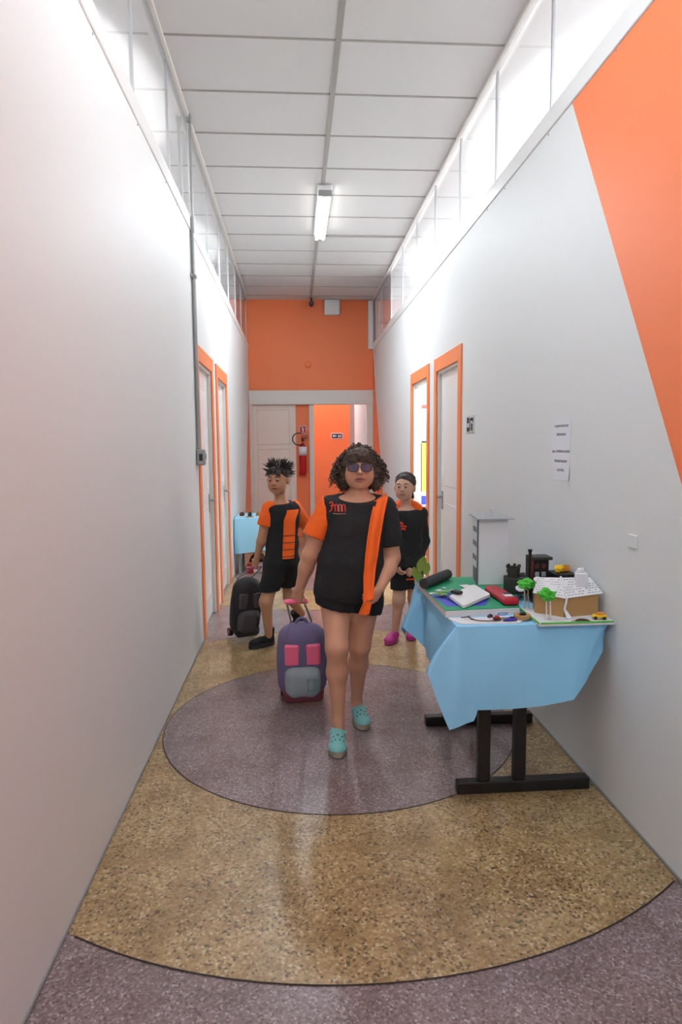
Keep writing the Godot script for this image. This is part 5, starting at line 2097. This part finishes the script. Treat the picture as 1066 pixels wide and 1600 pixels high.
func boy():
	var t := person("person", "child with messy spiky dark hair and orange sleeves striding left beyond the others")
	var skin := lin("c4906f")
	var lip := lin("9d6152")
	var out := blank()
	var C := Vector3(-0.125, 1.215, -4.73)
	var B := Basis(Vector3.UP, -0.35) * Basis(Vector3.RIGHT, 0.08)
	var S := 0.98
	var torso := [egg(Vector3(-0.11, 0.62, -4.76), Vector3(0.115, 0.09, 0.1), 0.05), egg(Vector3(-0.105, 0.75, -4.76), Vector3(0.11, 0.13, 0.09), 0.05),
		egg(Vector3(-0.10, 0.92, -4.76), Vector3(0.115, 0.12, 0.085), 0.05), cap(Vector3(-0.185, 1.01, -4.72), Vector3(-0.02, 1.005, -4.81), 0.042, 0.042, 0.05)]
	var armr := [cap(Vector3(-0.20, 1.005, -4.72), Vector3(-0.255, 0.77, -4.73), 0.04, 0.032, 0.03), cap(Vector3(-0.255, 0.77, -4.73), Vector3(-0.295, 0.625, -4.79), 0.032, 0.022, 0.02)]
	var arml := [cap(Vector3(-0.005, 1.0, -4.81), Vector3(0.065, 0.87, -4.93), 0.04, 0.033, 0.03), cap(Vector3(0.065, 0.87, -4.93), Vector3(0.085, 0.74, -4.86), 0.032, 0.022, 0.02)]
	var legr := [cap(Vector3(-0.155, 0.58, -4.73), Vector3(-0.225, 0.34, -4.66), 0.065, 0.046, 0.03), cap(Vector3(-0.225, 0.34, -4.66), Vector3(-0.212, 0.07, -4.72), 0.045, 0.027, 0.03)]
	var legl := [cap(Vector3(-0.07, 0.58, -4.79), Vector3(-0.055, 0.33, -4.83), 0.065, 0.046, 0.03), cap(Vector3(-0.055, 0.33, -4.83), Vector3(0.035, 0.15, -5.04), 0.045, 0.027, 0.03)]
	var neck := [cap(Vector3(-0.105, 1.0, -4.77), Vector3(-0.118, 1.16, -4.75), 0.044, 0.042, 0.03)]
	var paint := func(_p: Vector3, _n: Vector3) -> Color: return skin
	nets(out, torso + armr + arml + legr + legl + neck, 0.011, paint)
	nets(out, head(C, B, S, 0.3), 0.0055, face_paint(C, B, S, skin, lip))
	var grip := Vector3(-0.315, 0.565, -4.815)
	nets(out, hand(Vector3(-0.295, 0.625, -4.79), Vector3(-0.1, -0.25, -0.1), Vector3(0.6, 0, -0.7), -1.0, 0.75, 0.85), 0.0042, paint)
	nets(out, hand(Vector3(0.085, 0.74, -4.86), Vector3(0.02, -0.25, 0.08), Vector3(-0.9, 0, -0.2), 1.0, 0.3, 0.85), 0.0042, paint)
	obj("body", to_mesh(out), M.skin, t)
	eyes(t, C, B, S, M.iris_brown, M.hair_black)
	var sp := grown(torso, 0.014)
	var shirt := cloth_obj("shirt", sp, 0.009, M.shirt_black, t, [[Vector3(0, -1, 0), Vector3(0, 0.60, 0)], [Vector3(0, 1, 0.2), Vector3(0, 1.045, -4.74)]], 0.006, 14.0)
	cloth_obj("sleeve", [cap(Vector3(-0.19, 1.01, -4.72), Vector3(-0.235, 0.87, -4.725), 0.055, 0.055, 0.02)], 0.008, M.shirt_orange, t, [[Vector3(-0.22, -0.97, 0), Vector3(-0.228, 0.885, -4.72)]], 0.003, 16.0)
	cloth_obj("sleeve", [cap(Vector3(-0.015, 1.005, -4.81), Vector3(0.06, 0.87, -4.92), 0.056, 0.055, 0.02)], 0.008, M.shirt_orange, t, [[Vector3(0.35, -0.7, -0.6), Vector3(0.058, 0.88, -4.92)]], 0.003, 16.0)
	var cf := mb()
	var ring := []
	for i in 20:
		var a := TAU * i / 20.0
		ring.append(Vector3(-0.11 + cos(a) * 0.055, 1.045 - sin(a) * 0.01, -4.765 + sin(a) * 0.052))
	tube(cf, ring, 0.007, 8, true)
	obj("collar", done(cf), M.shirt_orange, shirt)
	# orange cloth band hanging down the left of the chest
	var g := []
	for i in 22:
		var row := []
		for j in 7:
			var x := lerpf(-0.082, 0.0, j / 6.0) - 0.0009 * i + 0.02 * (1.0 - smoothstep(0.0, 5.0, i))
			var p := onto(sp, Vector3(x, 1.0 - 0.0165 * i, -4.5), Vector3(0, 0, -1), 0.014)
			p.z += 0.005 * cos(j * 1.9 + i * 0.25)
			row.append(p)
		g.append(row)
	var ps := mb()
	sheet(ps, g, 0.005)
	obj("orange_band", done(ps), M.shirt_orange, shirt)
	ps = mb()
	for i in [11, 14, 17, 20]:
		var rr := []
		for j in 7:
			rr.append(g[i][j] + Vector3(0, 0, 0.004))
		tube(ps, rr, 0.003, 6)
	obj("dark_stripes", done(ps), M.bag_maroon, shirt)
	var ho := grown([legr[0], legl[0]], 0.022)
	ho.append(egg(Vector3(-0.11, 0.62, -4.76), Vector3(0.128, 0.085, 0.112), 0.05))
	cloth_obj("shorts", ho, 0.009, M.shorts_black, t, [[Vector3(0.0, -1, 0), Vector3(0, 0.415, 0)], [Vector3(0, 1, 0), Vector3(0, 0.68, 0)]], 0.004, 16.0)
	# hair: short cap with spikes standing out every way
	var ho2 := blank()
	nets(ho2, [egg(C + B * Vector3(0, 0.042, -0.026), Vector3(0.08, 0.076, 0.086), 0.02), egg(C + B * Vector3(0, 0.075, 0.045), Vector3(0.055, 0.024, 0.03), 0.02)], 0.007, plain, [], 0.008, 50.0)
	var hair := obj("hair", to_mesh(ho2), M.hair_black, t)
	var hs := mb()
	for i in 170:
		var d := Vector3(rng.randf_range(-1, 1), rng.randf_range(-0.25, 1), rng.randf_range(-1, 0.85)).normalized()
		if d.z > 0.35 and d.y < 0.5:
			continue
		var p: Vector3 = C + B * (Vector3(0, 0.04, -0.024) + d * Vector3(0.074, 0.072, 0.08))
		var l := rng.randf_range(0.04, 0.075)
		var dd := (B * d + Vector3(rng.randf_range(-0.3, 0.3), rng.randf_range(-0.2, 0.3), rng.randf_range(-0.3, 0.3))).normalized()
		tube(hs, [p, p + dd * l * 0.55, p + dd * l + Vector3(0, -0.006, 0)], [0.0075, 0.005, 0.0008], 5)
	for i in 26:
		var x := rng.randf_range(-0.05, 0.05)
		var p: Vector3 = C + B * Vector3(x, 0.085 - absf(x) * 0.3, 0.05)
		tube(hs, [p, p + B * Vector3(x * 0.2, -0.012, 0.028), p + B * Vector3(x * 0.4, -0.042, 0.03)], [0.007, 0.005, 0.0008], 5)
	obj("hair_spikes", done(hs), M.hair_black, hair).set_meta("kind", "stuff")
	shoe(t, Vector3(-0.175, 0.0, -4.755), Vector3(-0.85, 0.0, 0.5), 0.21, M.shorts_black, M.bag_dark, false)
	shoe(t, Vector3(0.05, 0.1, -5.09), Vector3(-0.45, -0.55, 0.45), 0.21, M.shorts_black, M.bag_dark, false)
	trolley_bag("rolling_backpack", "black wheeled school bag pulled by the spiky haired child", Vector3(-0.415, 0.0, -4.96), Vector3(0.10, 1.0, 0.16), 0.45, Vector3(0.22, 0.47, 0.15), grip, [M.bag_dark, M.bag_grey, M.bag_grey, M.bag_dark, M.bag_rose, M.bag_dark], false)


func hooded_girl():
	var t := person("person", "child in a black hooded top with orange hood lining, standing beyond the near table")
	var skin := lin("d3a48c")
	var lip := lin("b9766c")
	var out := blank()
	var C := Vector3(0.797, 1.148, -4.74)
	var B := Basis(Vector3.UP, -0.4) * Basis(Vector3.RIGHT, -0.02)
	var S := 0.92
	var torso := [egg(Vector3(0.815, 0.58, -4.76), Vector3(0.105, 0.085, 0.09), 0.05), egg(Vector3(0.815, 0.72, -4.76), Vector3(0.1, 0.13, 0.082), 0.05),
		egg(Vector3(0.82, 0.88, -4.76), Vector3(0.105, 0.11, 0.08), 0.05), cap(Vector3(0.735, 0.955, -4.75), Vector3(0.905, 0.95, -4.78), 0.04, 0.04, 0.05)]
	var armr := [cap(Vector3(0.725, 0.95, -4.75), Vector3(0.685, 0.76, -4.74), 0.038, 0.032, 0.03), cap(Vector3(0.685, 0.76, -4.74), Vector3(0.72, 0.59, -4.66), 0.031, 0.022, 0.02)]
	var arml := [cap(Vector3(0.915, 0.945, -4.78), Vector3(0.945, 0.74, -4.80), 0.038, 0.032, 0.03), cap(Vector3(0.945, 0.74, -4.80), Vector3(0.865, 0.575, -4.67), 0.031, 0.022, 0.02)]
	var legr := [cap(Vector3(0.775, 0.55, -4.76), Vector3(0.75, 0.31, -4.73), 0.06, 0.044, 0.03), cap(Vector3(0.75, 0.31, -4.73), Vector3(0.725, 0.05, -4.77), 0.043, 0.026, 0.03)]
	var legl := [cap(Vector3(0.865, 0.55, -4.77), Vector3(0.875, 0.31, -4.78), 0.06, 0.044, 0.03), cap(Vector3(0.875, 0.31, -4.78), Vector3(0.88, 0.05, -4.86), 0.043, 0.026, 0.03)]
	var neck := [cap(Vector3(0.812, 0.95, -4.77), Vector3(0.803, 1.09, -4.755), 0.04, 0.038, 0.03)]
	var paint := func(_p: Vector3, _n: Vector3) -> Color: return skin
	nets(out, torso + armr + arml + legr + legl + neck, 0.011, paint)
	nets(out, head(C, B, S, 0.3), 0.0055, face_paint(C, B, S, skin, lip))
	nets(out, hand(Vector3(0.72, 0.59, -4.66), Vector3(0.12, -0.25, 0.1), Vector3(0.8, 0, -0.3), -1.0, 0.4, 0.8), 0.0042, paint)
	nets(out, hand(Vector3(0.865, 0.575, -4.67), Vector3(-0.25, -0.18, 0.12), Vector3(-0.3, -0.6, -0.5), 1.0, 0.4, 0.8), 0.0042, paint)
	obj("body", to_mesh(out), M.skin, t)
	eyes(t, C, B, S, M.iris_brown, M.hair_black)
	var sp := grown(torso, 0.02)
	var top := cloth_obj("hooded_top", sp + grown(armr + arml, 0.017), 0.009, M.shirt_black, t, [[Vector3(0, 1, 0.2), Vector3(0, 0.985, -4.74)], [Vector3(0, -1, 0), Vector3(0, 0.56, 0)]], 0.006, 14.0)
	# hood lying round the neck with its orange lining
	var hd := []
	for i in 15:
		var a := lerpf(-0.5, PI + 0.5, i / 14.0)
		hd.append(Vector3(0.815 + cos(a) * 0.082, 0.995 + 0.025 * maxf(sin(a), 0.0), -4.765 - sin(a) * 0.07))
	var hm := mb()
	tube(hm, hd, 0.037, 10, false, 0.8)
	obj("hood", done(hm), M.shirt_orange, top)
	var lg := mb()
	for q in [[[0.742, 0.885], [0.757, 0.893], [0.772, 0.885]], [[0.745, 0.868], [0.765, 0.872], [0.795, 0.866]], [[0.742, 0.848], [0.77, 0.852], [0.79, 0.846]]]:
		var pts := []
		for p in q:
			pts.append(Vector3(p[0], p[1], 0))
		stroke_on(lg, sp, pts, -4.5, 0.0095)
	obj("chest_badge", done(lg), M.logo_red, top)
	var ho := grown([legr[0], legl[0]], 0.02)
	ho.append(egg(Vector3(0.815, 0.58, -4.765), Vector3(0.118, 0.085, 0.102), 0.05))
	var sh := cloth_obj("shorts", ho, 0.009, M.shorts_black, t, [[Vector3(0, -1, 0), Vector3(0, 0.395, 0)], [Vector3(0, 1, 0), Vector3(0, 0.64, 0)]], 0.003, 16.0)
	lg = mb()
	stroke_on(lg, ho, [Vector3(0.80, 0.475, 0), Vector3(0.815, 0.478, 0), Vector3(0.83, 0.473, 0), Vector3(0.85, 0.476, 0), Vector3(0.87, 0.472, 0)], -4.5, 0.007)
	obj("shorts_badge", done(lg), M.shirt_orange, sh)
	# hair drawn back into a tail
	var ho2 := blank()
	nets(ho2, [egg(C + B * Vector3(0, 0.036, -0.024), Vector3(0.077, 0.075, 0.084), 0.02), cap(C + B * Vector3(0, 0.03, -0.1), C + B * Vector3(0.03, -0.08, -0.13), 0.03, 0.012, 0.02)], 0.006, plain, [[B * Vector3(0, -0.75, 0.66), C + B * Vector3(0, 0.058, 0.06)]], 0.003, 70.0)
	var hair := obj("hair", to_mesh(ho2), M.hair_black, t)
	var hs := mb()
	for i in 64:
		var a := lerpf(-1.5, 1.5, i / 63.0)
		var pts := []
		for j in 9:
			var e := lerpf(0.62, -1.25, j / 8.0)
			var q := Vector3(sin(a) * 0.079, 0.034 + cos(a) * 0.0, -0.024)
			var v := Vector3(sin(a) * cos(e * 0.5), cos(a) * 0.55 + 0.45, sin(e)).normalized()
			pts.append(C + B * (Vector3(0, 0.034, -0.024) + v * Vector3(0.079, 0.077, 0.086) * (1.0 + 0.012 * sin(i * 2.3))))
		tube(hs, pts, [0.001, 0.003, 0.0036, 0.0036, 0.0036, 0.0036, 0.0036, 0.003, 0.002], 5)
	obj("hair_strands", done(hs), M.hair_black, hair).set_meta("kind", "stuff")
	var tie := mb()
	tube(tie, [C + B * Vector3(0, 0.032, -0.098), C + B * Vector3(0.002, 0.02, -0.104)], 0.031, 12)
	obj("hair_tie", done(tie), M.shirt_orange, hair)
	shoe(t, Vector3(0.745, 0.0, -4.80), Vector3(-0.5, 0.0, 0.85), 0.195, M.clog_pink, M.clog_pink, true)
	shoe(t, Vector3(0.885, 0.0, -4.905), Vector3(-0.25, 0.0, 0.95), 0.195, M.clog_pink, M.clog_pink, true)
